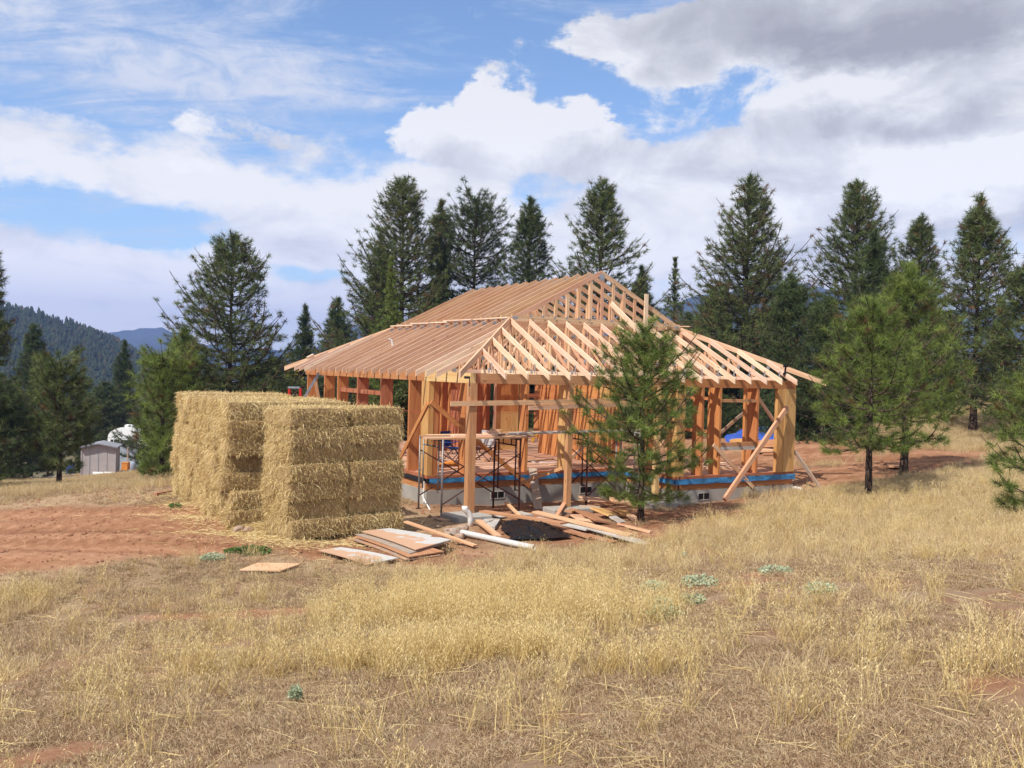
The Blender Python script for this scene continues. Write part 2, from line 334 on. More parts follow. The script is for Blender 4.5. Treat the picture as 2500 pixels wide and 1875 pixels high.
class MB:
    def __init__(s): s.V = []; s.F = []
    def box(s, a, b, W=None):
        (x0, y0, z0), (x1, y1, z1) = a, b
        P = [(x0, y0, z0), (x1, y0, z0), (x1, y1, z0), (x0, y1, z0), (x0, y0, z1), (x1, y0, z1), (x1, y1, z1), (x0, y1, z1)]
        n = len(s.V); s.V += [Vector(p) if W is None else W @ Vector(p) for p in P]; s.F += [tuple(n+i for i in f) for f in BOXF]; return s
    def tube(s, pts, r, seg=8, cap=True):
        pts = [Vector(p) for p in pts]; n0 = len(s.V); rs = r if isinstance(r, (list, tuple)) else [r]*len(pts)
        for i, p in enumerate(pts):
            d = (pts[min(i+1, len(pts)-1)]-pts[max(i-1, 0)]).normalized()
            a = d.orthogonal().normalized() if i == 0 else (a-d*a.dot(d)).normalized()
            bb = d.cross(a)
            for k in range(seg):
                t = 2*PI*k/seg; s.V.append(p+(a*math.cos(t)+bb*math.sin(t))*rs[i])
        for i in range(len(pts)-1):
            for k in range(seg):
                s.F.append((n0+i*seg+k, n0+i*seg+(k+1) % seg, n0+(i+1)*seg+(k+1) % seg, n0+(i+1)*seg+k))
        if cap:
            s.F.append(tuple(n0+k for k in reversed(range(seg)))); s.F.append(tuple(n0+(len(pts)-1)*seg+k for k in range(seg)))
        return s
    def prism(s, poly, t, W=None):
        """polygon list of (u,v) in XZ plane extruded along Y from 0 to t"""
        n = len(s.V); k = len(poly)
        for y in (0, t):
            for u, v in poly: s.V.append(Vector((u, y, v)) if W is None else W @ Vector((u, y, v)))
        s.F.append(tuple(n+i for i in range(k))); s.F.append(tuple(n+k+i for i in reversed(range(k))))
        for i in range(k): s.F.append((n+i, n+k+i, n+k+(i+1) % k, n+(i+1) % k))
        return s
    def build(s, name, m, parent=None, W=None, kind=None, smooth=False):
        me = mesh(name, s.V, s.F, smooth); return link(name, me, parent, W, kind, m)
MEMB = {}
def frame(p0, p1, up=(0, 0, 1)):
    p0, p1 = Vector(p0), Vector(p1); x = (p1-p0).normalized(); z = Vector(up); z = (z-x*z.dot(x))
    if z.length < 1e-3: z = x.orthogonal()
    z.normalize(); y = z.cross(x); Mx = Matrix((x, y, z)).transposed().to_4x4(); Mx.translation = p0; return Mx, (p1-p0).length
def member(name, p0, p1, w, h, m, parent, up=(0, 0, 1), s0=0, s1=0, jit=0):
    """timber from p0 to p1: the line is its bottom centre; w wide (local Y), h deep (local Z); s0, s1 shear its end cuts"""
    W, L = frame(p0, p1, up); key = (round(L, 3), w, h, round(s0, 3), round(s1, 3), m.name)
    if key not in MEMB:
        V = [(0, -w/2, 0), (L, -w/2, 0), (L, w/2, 0), (0, w/2, 0), (s0, -w/2, h), (L+s1, -w/2, h), (L+s1, w/2, h), (s0, w/2, h)]
        me = mesh(name, V, BOXF); me.materials.append(m); MEMB[key] = me
    return link(name, MEMB[key], parent, W)
def bbox_part(name, a, b, m, parent, kind=None):
    """box with its own local origin and length axis X"""
    d = Vector(b)-Vector(a); ax = max(range(3), key=lambda i: abs(d[i]))
    if ax == 0: return member(name, (a[0], (a[1]+b[1])/2, a[2]), (b[0], (a[1]+b[1])/2, a[2]), abs(d[1]), abs(d[2]), m, parent)
    if ax == 1: return member(name, ((a[0]+b[0])/2, a[1], a[2]), ((a[0]+b[0])/2, b[1], a[2]), abs(d[0]), abs(d[2]), m, parent)
    return member(name, (a[0], (a[1]+b[1])/2, a[2]), (a[0], (a[1]+b[1])/2, b[2]), abs(d[1]), abs(d[0]), m, parent, up=(1, 0, 0))

# ---------------------------------------------------------------- noise, ground height
def vnoise(x, y, seed=0):
    xi = np.floor(x).astype(np.int64); yi = np.floor(y).astype(np.int64); fx = x-xi; fy = y-yi
    fx = fx*fx*(3-2*fx); fy = fy*fy*(3-2*fy)
    def h(a, b):
        n = (a*374761393+b*668265263+seed*144269) & 0x7fffffff; n = ((n ^ (n >> 13))*1274126177) & 0x7fffffff
        return ((n ^ (n >> 16)) & 0xffff)/65535.
    return (h(xi, yi)*(1-fx)+h(xi+1, yi)*fx)*(1-fy)+(h(xi, yi+1)*(1-fx)+h(xi+1, yi+1)*fx)*fy
def fbm(x, y, o=4, seed=0):
    s = 0; a = .5; t = 0
    for i in range(o): s = s+a*vnoise(x*2**i+17*i, y*2**i-9*i, seed+i); t += a; a *= .5
    return s/t
def gz(px, py, z): v = at_z(px, py, z); return (v.x, v.y, z)
CTRL = [(-9.2, -18.2, -1.42), (-14, -26, -.8), (-4, -26, -1.0), (-16, -17, -1.7), (0, -19, -1.5), (6, -16, -1.8), (-12, -30, -.4),
        (-6.2, -13, -2.12), (-1, -12, -2.1), (-11, -11, -2.35), (-4.6, -9.3, -2.72), (1, -9, -2.6), (6, -9.5, -2.45),
        (-3.9, -4.2, -3.28), (-9, -6, -3.2), (-12, -2, -3.4), (-14, -7, -3.2), (0, -3.6, -3.38), (3, -4.6, -3.28), (0, 1, -3.36), (.5, 2.9, -3.36), (3, 2, -3.44), (6, 1.5, -3.44), (6, -1.2, -3.32), (3.5, 0, -3.33), (7, .3, -3.38),
        (9, .2, -3.30), (11.6, .2, -3.12), (10, -3.2, -2.85), (13, -2.2, -2.66), (9, -7, -2.6), (15, -6, -2.3), (13, -10, -2.0),
        (-3, .3, -3.22), (-5, 1, -3.22), (-5, 6.5, -3.28), (-1, 4, -3.3), (-10, 4, -3.6), (-4.5, 11.2, -3.62), (-6.9, 17.1, -4.35), (-13, 12, -4.3), (0, 12, -3.6), (6, 16, -3.5),
        (14, 3, -2.85), (16, 7, -2.75), (19, 3, -2.35), (22, 7, -2.0), (24, 2.6, -2.1), (30, 10, -1.5), (26, -6, -1.4), (40, 16, -.9), (24, 20, -2.2), (14, 14, -3.0),
        *[tuple(at_depth(*q)) for q in ((1840, 1085, 36), (1850, 1060, 43), (-300, 1205, 44), (60, 1200, 44), (240, 1198, 44), (400, 1190, 42), (-100, 1195, 32))], gz(240, 1168, -7.2), gz(60, 1172, -7.2), gz(400, 1150, -6.0), (6, 36, -5.5), (30, 45, -3), (60, 30, 1.0), (60, 70, 0), (-25, 5, -5.5), (-30, -20, -4.5), (40, -25, 0), (0, 70, -9), (-50, 60, -14)]
CT = np.array(CTRL)
def tps(d2): return np.where(d2 > 1e-9, d2*np.log(d2+1e-12), 0)
_n = len(CT); _d = ((CT[:, None, :2]-CT[None, :, :2])**2).sum(2); _K = tps(_d)+np.eye(_n)*2.0
_P = np.c_[np.ones(_n), CT[:, :2]]; _A = np.block([[_K, _P], [_P.T, np.zeros((3, 3))]]); _w = np.linalg.solve(_A, np.r_[CT[:, 2], 0, 0, 0])
def ground_z(x, y):
    x = np.atleast_1d(np.asarray(x, float)); y = np.atleast_1d(np.asarray(y, float)); sh = x.shape; x = x.ravel(); y = y.ravel()
    z = np.zeros_like(x); step = 40000
    for i in range(0, len(x), step):
        xs, ys = x[i:i+step], y[i:i+step]; d = (xs[:, None]-CT[None, :, 0])**2+(ys[:, None]-CT[None, :, 1])**2
        z[i:i+step] = tps(d) @ _w[:_n] + _w[_n]+_w[_n+1]*xs+_w[_n+2]*ys
    r = np.hypot(x-3, y-5); f = np.clip((r-48)/60, 0, 1); f = f*f*(3-2*f)
    # beyond: the left falls into a valley, the right stays a little higher
    side = (x*CR[0]+y*CR[1])/np.maximum(r, 1); far = -14+8*side-np.clip((r-100)/900, 0, 1)*18
    z = np.clip(z, -9.5, 3)*(1-f)+far*f
    return z.reshape(sh)
def relief(x, y):
    r = np.hypot(x+9, y+18); k = np.clip(1.4-r/60, .15, 1)
    h = (fbm(x*.8, y*.8, 3, 3)-.5)*.10+(fbm(x*3, y*3, 3, 9)-.5)*.055*k+(fbm(x*11, y*11, 2, 5)-.5)*.025*k
    # wheel ruts of the dirt drive
    v = road_v(x, y); on = road_m(x, y)
    h = h*(1-.45*on)-.08*on*np.clip(np.sin(v*3.6+.5*np.sin(x*.3)), -.3, 1)
    return h
# drive: a band left of the stacks, in world space
RA = np.array(at_z(0, 1290, -3.35)[:2]); RB = np.array(at_z(820, 1336, -3.3)[:2]); RD = (RB-RA)/np.linalg.norm(RB-RA); RN = np.array([-RD[1], RD[0]])
def road_v(x, y): return (x-RA[0])*RN[0]+(y-RA[1])*RN[1]
def road_u(x, y): return (x-RA[0])*RD[0]+(y-RA[1])*RD[1]
def sm(a, b, v): t = np.clip((v-a)/(b-a), 0, 1); return t*t*(3-2*t)
RL = float(np.linalg.norm(RB-RA))
def road_m(x, y):
    v = road_v(x, y)+(fbm(x*.6, y*.6, 3, 21)-.5)*1.3; u = road_u(x, y)
    w = 1.75-1.15*sm(RL*.25, RL*.95, u)
    return sm(-2.0*w-.3, -1.5*w, v)*(1-sm(1.6*w, 2.2*w+.4, v))*(1-sm(RL+1.5, RL+4.5, u))
def spots(x, y, L):
    m = np.zeros_like(x)
    for (a, b, rx, ry, ang) in L:
        c, s = math.cos(ang), math.sin(ang); u = ((x-a)*c+(y-b)*s)/rx; v = (-(x-a)*s+(y-b)*c)/ry
        m = np.maximum(m, 1-sm(.6, 1.25, np.sqrt(u*u+v*v)+(fbm(x*1.5, y*1.5, 3, 31)-.5)*.8))
    return m
def pz(px, py, z): v = at_z(px, py, z); return v.x, v.y
DIRT = [(*pz(1900, 1400, -2.6), .75, .35, -.4), (*pz(1780, 1445, -2.55), .8, .4, -.4), (*pz(2430, 1715, -1.95), .35, .2, 0), (*pz(110, 1745, -1.95), .45, .3, 0), (*pz(600, 1455, -2.9), 1.5, .35, -.4),
        (*pz(1020, 1430, -2.85), .3, .2, 0), (*pz(60, 1860, -1.7), .3, .2, 0), (3, 1.2, 4.6, 2.6, 0), (1.5, -1.8, 3.6, 1.6, -.2), (5.5, -1.2, 2.4, 1.3, 0), (8.5, -.1, 2.6, .6, 0),
        (*pz(2020, 1165, -2.85), 3.0, 2.6, 0), (*pz(2130, 1160, -2.8), 3.2, 2.4, 0), (*pz(2260, 1135, -2.6), 3.0, 2.2, 0), (16.2, 5.2, 4.6, 3.4, .15), (12, 14, 9, 9, 0), (20, 8, 4, 3.0, .2), (5, 17, 12, 4, 0), (13.3, 1.5, 1.6, 3.0, 0), (-12, 8.2, 5.5, .55, .1)]
DRY = [(-8.6, .5, 4.8, 3.4, .3), (-2.3, -2.6, 2.8, 1.6, .1), (-2, 1.2, 3.4, 2.2, 0), (-7, 8, 3.5, 3, 0)]
def masks(x, y):
    d = np.maximum(road_m(x, y), spots(x, y, DIRT)); dr = spots(x, y, DRY)*(1-road_m(x, y)); return d, dr

def build_ground():
    N = 500; t = np.linspace(-1, 1, N)
    def axis(c, a, R): k = np.arcsinh(R/a); return c+a*np.sinh(k*t)
    X, Y = np.meshgrid(axis(-3, 9.0, 3590), axis(-7, 9.0, 3590), indexing='ij')
    Z = ground_z(X, Y)+relief(X, Y)
    idx = np.arange(N*N).reshape(N, N); F = np.stack([idx[:-1, :-1], idx[1:, :-1], idx[1:, 1:], idx[:-1, 1:]], -1).reshape(-1, 4)
    me = np_mesh('ground', np.stack([X, Y, Z], -1).reshape(-1, 3), F, None, True)
    d, dr = masks(X, Y); far = sm(60, 130, np.hypot(X-3, Y-5))
    rut = fbm(road_v(X, Y)*2.2+fbm(X*.3, Y*.3, 2, 5)*1.2, road_u(X, Y)*.10, 4, 44)
    for nm, a in (('dirt', d), ('dry', dr), ('far', far), ('rut', rut)):
        at = me.attributes.new(nm, 'FLOAT', 'POINT'); at.data.foreach_set('value', a.ravel().astype(np.float32))
    link('ground', me, None, None, 'structure', M['ground'])
build_ground()
def march(px, py):
    r = ray(px, py); tt = np.geomspace(2.5, 160, 420); X = CP[0]+r[0]*tt; Y = CP[1]+r[1]*tt; Z = CP[2]+r[2]*tt; below = Z < ground_z(X, Y)+relief(X, Y)
    i = int(np.argmax(below)) if below.any() else len(tt)-1; a, b = tt[max(i-1, 0)], tt[i]
    tt = np.linspace(a, b, 12); X = CP[0]+r[0]*tt; Y = CP[1]+r[1]*tt; Z = CP[2]+r[2]*tt; g = ground_z(X, Y)+relief(X, Y); i = int(np.argmin(np.abs(Z-g))); return Vector((X[i], Y[i], g[i]))
def gnd(x, y): return float((ground_z(x, y)+relief(np.atleast_1d(float(x)), np.atleast_1d(float(y))))[0])

# ---------------------------------------------------------------- far hills and the air
def cones(P, Hh, R, seg=5, tiers=3, seed=0):
    """tiered little conifers as one vertex/face block"""
    r = np.random.default_rng(seed); n = len(P); V = []; F = []; Tn = []; base = 0
    for t in range(tiers):
        z0 = Hh*(.12+.27*t); z1 = Hh*min(1, .52+.25*t) if t < tiers-1 else Hh; rad = R*(1-.27*t)
        a = r.random(n)*6.28; ang = a[:, None]+np.arange(seg)/seg*2*PI; rr_ = rad[:, None]*(.65+.7*r.random((n, seg)))
        ring = np.stack([P[:, 0, None]+np.cos(ang)*rr_, P[:, 1, None]+np.sin(ang)*rr_, P[:, 2, None]+z0[:, None]+r.random((n, seg))*Hh[:, None]*.06], -1)
        tip = np.stack([P[:, 0], P[:, 1], P[:, 2]+z1], -1)[:, None]
        V.append(np.concatenate([ring, tip], 1).reshape(-1, 3)); i = base+np.arange(n)[:, None]*(seg+1)
        F.append(np.stack([i+np.arange(seg), i+(np.arange(seg)+1) % seg, np.broadcast_to(i+seg, (n, seg))], -1).reshape(-1, 3)); base += n*(seg+1)
        Tn.append(np.repeat(r.random(n) if t == 0 else Tn0, seg+1));
        if t == 0: Tn0 = Tn[0][::seg+1]
    return np.concatenate(V), np.concatenate(F), np.concatenate(Tn)
def ridge(name, pts, d, zb, front, m, ntree=0, th=12, seed=1, rough=10):
    n = 120; u = np.linspace(0, 1, n); px = np.interp(u, np.linspace(0, 1, len(pts)), [p[0] for p in pts]); py = np.interp(px, [p[0] for p in pts], [p[1] for p in pts])
    T_ = np.array([at_depth(a, b, d) for a, b in zip(px, py)]); B = np.array([at_depth(a, 937, d-front) for a in px]); B[:, 2] = zb
    K = np.array([at_depth(a, 937, d+front*1.5) for a in px]); K[:, 2] = zb
    rows = 26; G = []
    for k in range(rows):
        f = k/(rows-1)
        if f < .62: g = f/.62; e = g*g*(3-2*g)*.6+g*.4; p = B*(1-g)[..., None] if False else B*(1-g)+T_*g; p[:, 2] = B[:, 2]*(1-e)+T_[:, 2]*e
        else: g = (f-.62)/.38; p = T_*(1-g)+K*g
        if 0 < k < rows-1: p[:, 2] += (fbm(p[:, 0]/60, p[:, 1]/60, 4, seed)-.5)*rough*(1-abs(f-.62)*1.2)
        G.append(p)
    G = np.array(G); idx = np.arange(rows*n).reshape(rows, n); F = np.stack([idx[:-1, :-1], idx[:-1, 1:], idx[1:, 1:], idx[1:, :-1]], -1).reshape(-1, 4)
    link(name, np_mesh(name, G.reshape(-1, 3), F, None, True), None, None, 'structure', m)
    if ntree:
        r = np.random.default_rng(seed); i = r.uniform(0, rows*.68, ntree); j = r.uniform(0, n-1.01, ntree); a, b = i.astype(int), j.astype(int); fa, fb = (i-a)[:, None], (j-b)[:, None]
        P = (G[a, b]*(1-fb)+G[a, b+1]*fb)*(1-fa)+(G[a+1, b]*(1-fb)+G[a+1, b+1]*fb)*fa
        hh = th*(.55+.8*r.random(ntree)); V, F, tn = cones(P, hh, hh*.24, 5, 3, seed)
        link('forest', np_mesh('forest', V, F, tn), None, None, 'stuff', M['conifer_far'])
ridge('hill', [(-900, 640), (-400, 700), (0, 778), (90, 795), (200, 815), (270, 838), (330, 872), (400, 905), (560, 945)], 560, -30, 290, M['hillside'], 9500, 6.8, 4, 14)
ridge('mountain', [(-300, 880), (150, 850), (255, 812), (300, 802), (345, 799), (400, 808), (470, 835), (600, 850), (760, 850), (860, 790), (960, 800), (1200, 860)], 2500, -60, 1000, M['mountain'], 0, seed=9, rough=30)
ridge('mountain_right', [(1300, 900), (1500, 800), (1690, 722), (1800, 706), (1960, 690), (2040, 712), (2200, 760), (2500, 740), (2900, 790), (3500, 760), (4200, 830), (5200, 860)], 1700, -60, 700, M['mountain'], 0, seed=12, rough=20)
def haze():
    m = bpy.data.materials.new('air'); m.use_nodes = True; t = NT(m.node_tree); v = t.n('ShaderNodeVolumePrincipled'); o = t.n('ShaderNodeOutputMaterial')
    v.inputs['Color'].default_value = (.32, .47, 1., 1); v.inputs['Density'].default_value = 3.2e-4; v.inputs['Anisotropy'].default_value = .1
    t.l(v.outputs[0], o.inputs['Volume'])
    MB().box((-3600, -3600, -125), (3600, 3600, 215)).build('haze', m, None, None, 'stuff')
haze()

# ---------------------------------------------------------------- the house frame
S = .61; EW = 12.2; EL = 14.17; GZ = -3.45
H = thing('house_frame', 'timber house under construction with open hipped truss roof on a concrete foundation', 'house', (6.1, 7, GZ))
def xat(px, py, y): r = ray(px, py); return float(CP[0]+r[0]*(y-CP[1])/r[1])
def pl(px, py, ax, v): r = ray(px, py); return Vector(CP+r*(v-CP[ax])/r[ax])
def poly_wall(name, a, b, z0, z1, m, th, parent=H):
    """wall piece from a to b (xy), its outer face on the line, thickness inward to the left of a->b"""
    a = Vector((*a, 0)); b = Vector((*b, 0)); d = (b-a).normalized(); n = Vector((-d.y, d.x, 0))
    p0 = a+n*th/2; p1 = b+n*th/2
    return member(name, (p0.x, p0.y, z0), (p1.x, p1.y, z0), th, z1-z0, m, parent)
OUT = [(.6, 2.92), (7.0, 2.92), (7.0, .6), (11.6, .6), (11.6, 13.57), (.6, 13.57)]
seg = [(0, (.2, 0)), (1, (0, 0)), (2, (0, 0)), (3, (.2, .2)), (4, (0, 0)), (5, (.2, 0))]
def shrink(i, lo, hi):
    a = Vector(OUT[i]); b = Vector(OUT[(i+1) % 6]); d = (b-a).normalized(); return a+d*lo, b-d*hi
fw = {}
for i, (lo, hi) in [(0, (.0, .0)), (1, (-.2, 0)), (2, (.2, 0)), (3, (.2, 0)), (4, (.2, 0)), (5, (.2, .2))]:
    a, b = shrink(i, lo, hi)
    if i == 1: a, b = Vector((7.0, 3.12)), Vector((7.0, .6))
    if i == 0: a, b = Vector((.6, 2.92)), Vector((6.998, 2.92))
    fw[i] = poly_wall('foundation_wall', a, b, -4.4, -2.985, M['concrete'], .2)
    poly_wall('rim_joist', a-(a-a), b, -2.982, -2.80, M['glulam'], .06).matrix_basis = poly_wall('sill_plate', a, b, -2.67, -2.59, M['ply_red_and_shaded'], .14).matrix_basis @ T(0, .0, -.312)
    poly_wall('sill_seal', a, b, -2.797, -2.672, M['membrane'], .05)
for wi, x, y, z in ((0, 2.73, 2.92, -3.19), (0, 5.66, 2.92, -3.18), (2, 8.05, .6, -3.17)):
    v = MB(); w, h = .22, .105
    for a, b in (((-w, -.012, -h), (-w+.02, .0, h)), ((w-.02, -.012, -h), (w, .0, h)), ((-w+.02, -.012, -h), (w-.02, 0, -h+.02)), ((-w+.02, -.012, h-.02), (w-.02, 0, h))): v.box(a, b)
    W = T(x, y-.002, z); vo = v.build('vent', M['grey_board'], fw[wi], W)
    MB().box((-w+.02, -.004, -h+.02), (w-.02, -.001, h-.02)).build('vent_recess_shade', M['black_steel'], vo, W)  # flat dark sheet stands in for the shaded recess of the vent
    MB().box((-.008, -.010, -h+.02), (.008, -.005, h-.02)).build('vent_divider', M['grey_board'], vo, W)
def tarp_strip(name, p0, p1, z0, z1, m, amp=.03, out=(0, -1, 0), seed=1):
    p0, p1, o = Vector(p0), Vector(p1), Vector(out); L = (p1-p0).length; n = max(8, int(L/.05)); V = []; F = []; r = np.random.default_rng(seed)
    rows = 5
    for i in range(n+1):
        t = i/n; s = L*t; sag = amp*(float(fbm(np.array([s*1.7]), np.array([seed*3.1]), 3, seed)[0])-.5)*2; top = amp*.3*(float(fbm(np.array([s*5]), np.array([seed*7.1]), 2, seed)[0])-.5)
        for k in range(rows):
            f = k/(rows-1); z = (z1+top)*(1-f)+(z0+sag)*f
            q = .022+.035*float(fbm(np.array([s*6+k*.7]), np.array([f*3+seed]), 3, seed+4)[0])
            p = p0.lerp(p1, t)+o*q; V.append((p.x, p.y, z))
    for i in range(n):
        for k in range(rows-1): F.append((i*rows+k, (i+1)*rows+k, (i+1)*rows+k+1, i*rows+k+1))
    link(name, mesh(name, V, F, True), H, None, None, m)
tarp_strip('blue_tarp', (.66, 2.92, 0), (6.93, 2.92, 0), -2.80, -2.665, M['tarp_blue'], .035, seed=3)
tarp_strip('blue_tarp', (7.0, 3.0, 0), (7.0, .58, 0), -2.80, -2.67, M['tarp_blue'], .01, (-1, 0, 0), seed=5)
tarp_strip('blue_tarp', (6.98, .6, 0), (11.64, .6, 0), -2.81, -2.66, M['tarp_blue'], .02, seed=7)
# deck in plywood sheets, butt-jointed
for i in range(5):
    for j in range(9):
        x0 = .75+i*2.2; y0 = .62+j*1.42; x1 = min(x0+2.192, 11.46); y1 = min(y0+1.412, 13.4)
        if y0 < 3.0 and x1 < 7.4: continue
        if y0 < 3.0 and x0 < 7.1: x0 = 7.15
        bbox_part('floor_sheet', (x0, y0, -2.618), (x1, y1, -2.600+.002*random.random()), M['deck'], H)
for i in range(3): bbox_part('floor_sheet', (.75+i*2.1, 3.07, -2.618), (.75+i*2.1+2.09, 3.46, -2.6), M['deck'], H)
# beams
bbox_part('beam', (.6, .6, -.12), (.74, 3.22, .12), M['beam_pale'], H)
bbox_part('beam', (.6, 3.225, -.12), (.74, 13.57, .12), M['glulam'], H)
bbox_part('beam_end', (.743, .597, -.117), (.86, .74, .117), M['ply_red_and_shaded'], H)
bbox_part('beam', (.863, .6, -.12), (6.95, .74, .12), M['post'], H)
bbox_part('beam', (6.955, .6, -.12), (11.6, .74, .12), M['glulam'], H)
bbox_part('beam', (11.46, .745, -.12), (11.6, 13.57, .12), M['glulam'], H)
bbox_part('beam', (.745, 13.43, -.12), (11.455, 13.57, .12), M['glulam'], H)
bbox_part('beam', (.745, 2.95, -.10), (11.455, 3.09, .115), M['glulam'], H)
# porch posts
bbox_part('porch_post', (.6, .6, -3.22), (.79, .79, -.123), M['post'], H)
bbox_part('porch_post', (3.43, .6, -3.23), (3.57, .74, -.123), M['post'], H)
bbox_part('porch_post', (6.30, .6, -3.24), (6.44, .74, -.123), M['beam_pale'], H)
br = MB().box((.592, .62, -.01), (.597, .93, .045)).box((.592, .62, -.20), (.597, .665, -.012))
br.build('corner_bracket', M['black_steel'], H)
for k in range(4): MB().tube([(.60, .645, -.245-.055*k), (.588, .645, -.245-.055*k)], .014, 8).build('bolt', M['black_steel'], H)
TOPZ = -.123; FL = -2.588
def wp(a, b, m, nm='wall_post', z0=FL, z1=TOPZ): return bbox_part(nm, (*a, z0), (*b, z1), M[m], H)
wp((.6, 2.92), (.745, 3.38), 'ply_yellow'); wp((.748, 2.93), (.90, 3.06), 'ply_orange', z1=-.13)
for y in (4.2, 6.25, 8.2, 10.05, 11.4, 13.3): wp((.6, y-.045), (.96, y+.045), 'ply_red_and_shaded' if y in (8.2, 6.25) else 'ply_orange')  # the two redder posts carry their shade in the colour
for px, m in ((1121, 'ply_orange'), (1268, 'ply_orange'), (1363, 'ply_yellow')):
    x = xat(px, 1000, 3.28); wp((x, 2.92), (x+.09, 3.28), m, z1=-.13)
wp((7.0, .6), (7.09, 1.02), 'ply_yellow'); wp((7.093, .6), (7.3, .70), 'ply_yellow'); wp((7.0, 1.9), (7.30, 1.99), 'ply_orange'); wp((7.9, .6), (7.98, .98), 'ply_orange')
wp((8.56, .6), (8.64, 1.0), 'ply_orange'); wp((10.02, .6), (10.10, 1.0), 'ply_orange')
wp((10.86, .6), (11.14, .72), 'ply_yellow'); wp((11.145, .585), (11.60, .70), 'ply_yellow'); wp((11.5, .703), (11.6, 1.02), 'ply_orange')
for y in (2.3, 3.9, 5.5, 7.4, 9.2, 11.2, 13.3): wp((11.24, y), (11.6, y+.09), 'ply_orange')
for x in (1.3, 2.6, 5.7, 7.4, 9.0, 10.4): wp((x, 13.21), (x+.09, 13.57), 'ply_orange')
# framed openings of the right-hand room and left wall
bbox_part('header', (8.645, .62, -.53), (10.015, .70, -.44), M['post'], H); bbox_part('window_sill', (8.645, .62, -1.79), (10.015, .70, -1.68), M['post'], H)
bbox_part('window_sill', (8.645, .61, -1.90), (10.015, .70, -1.795), M['grey_board'], H)
for y0, y1, z in ((6.3, 8.15, -.62), (8.25, 10.0, -.62), (8.25, 10.0, -1.65)): bbox_part('header', (.66, y0, z), (.72, y1, z+.13), M['ply_red_and_shaded'], H)
for y0, y1 in ((3.99, 5.5), (5.59, 7.4)):
    for z in (-.6, -1.7): bbox_part('header', (11.40, y0, z), (11.46, y1, z+.1), M['ply_orange'], H)
# interior plywood walls
k = 0
for y0 in (3.3, 4.45, 5.6, 6.75):
    bbox_part('wall_panel', (7.10, y0, -2.595), (7.118, y0+1.142, -.9-.0*k), M['ply_orange'], H); bbox_part('wall_panel', (7.10, y0, -.897), (7.118, y0+1.142, -.105), M['ply_orange' if k else 'ply_yellow'], H); k += 1
    for q in (.02, .4, .8): bbox_part('wall_stud', (7.12, y0+q, -2.595), (7.21, y0+q+.038, -.105), M['truss'], H)
bbox_part('wall_panel', (6.10, 9.20, -2.595), (7.05, 9.218, -1.25), M['ply_yellow'], H); bbox_part('wall_panel', (6.10, 9.20, -1.247), (7.05, 9.218, -.105), M['ply_orange'], H)
bbox_part('wall_stud', (6.03, 9.12, -2.595), (6.095, 9.22, -.105), M['fir'], H)
for x0, x1 in ((3.72, 4.38), (4.87, 5.4), (5.41, 6.0)): bbox_part('wall_panel', (x0, 9.42, -2.595), (x1, 9.438, -.105), M['ply_red_and_shaded'], H)  # inner wall in shade, its darkness painted as red-brown plywood
bbox_part('wall_panel', (4.385, 9.42, -.50), (4.865, 9.438, -.105), M['ply_red_and_shaded'], H)
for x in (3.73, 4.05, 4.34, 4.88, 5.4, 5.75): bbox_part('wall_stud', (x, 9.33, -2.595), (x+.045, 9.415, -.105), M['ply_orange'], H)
for y0 in (9.5, 10.7, 11.9): bbox_part('wall_panel', (5.2, y0, -2.595), (5.218, y0+1.19, -.105), M['ply_red_and_shaded'], H)
bbox_part('header', (7.3, 9.22, -.75), (8.2, 9.30, -.60), M['ply_red_and_shaded'], H); bbox_part('wall_stud', (8.2, 9.22, -2.595), (8.25, 9.30, -.105), M['ply_orange'], H)
# rails and braces
def brace(p0, p1, w, h, m, up=(0, -1, 0), nm='brace'): return member(nm, p0, p1, w, h, M[m], H, up)
brace((.08, .597, -.61), (5.4, .597, -.50), .115, .038, 'fir', nm='rail'); brace((2.2, .556, -.70), (6.75, .556, -.555), .11, .038, 'fir', nm='rail')
brace((.597, 2.93, -.69), (.597, 5.0, -2.62), .12, .038, 'ply_orange', (-1, 0, 0)); brace((.66, 2.915, -.66), (3.75, 2.915, -3.0), .125, .038, 'ply_orange')
brace(pl(1300, 1146, 1, 2.86), (3.15, 1.5, gnd(3.15, 1.5)), .22, .045, 'old', (-.3, -.8, .6), 'plank_ramp')
brace((3.42, .78, -2.25), (2.95, 2.2, -2.82), .09, .038, 'post', (-1, 0, 0)); brace(pl(1446, 1068, 1, 2.86), pl(1390, 1122, 1, 2.86), .10, .038, 'fir')
brace((11.1, .50, -.66), (8.27, .05, -3.2), .13, .09, 'fir'); brace((8.34, .597, -1.73), (9.94, .597, -3.0), .11, .038, 'fir')
brace((10.2, .76, -.35), (11.35, .76, -1.55), .10, .038, 'truss', (0, 1, 0)); brace((11.66, .66, -2.0), (11.95, -.15, gnd(11.95, -.15)-.05), .11, .05, 'old', (1, 0, .2))
brace(pl(1832, 992, 1, 3.2), pl(1760, 1055, 1, 3.2), .10, .038, 'old'); brace((9.9, 5.2, -2.58), (10.6, 5.2, -1.9), .09, .038, 'fir')
brace((.75, 12.9, -.3), (1.2, 12.9, -2.5), .1, .038, 'fir')
for a, b in (((.62, 3.0, -.97), (.62, 13.3, -.93)), ((.8, 2.9, -.97), (6.9, 2.9, -.93))): MB().tube([a, b], .004, 5).build('chalk_line', M['string'], H)

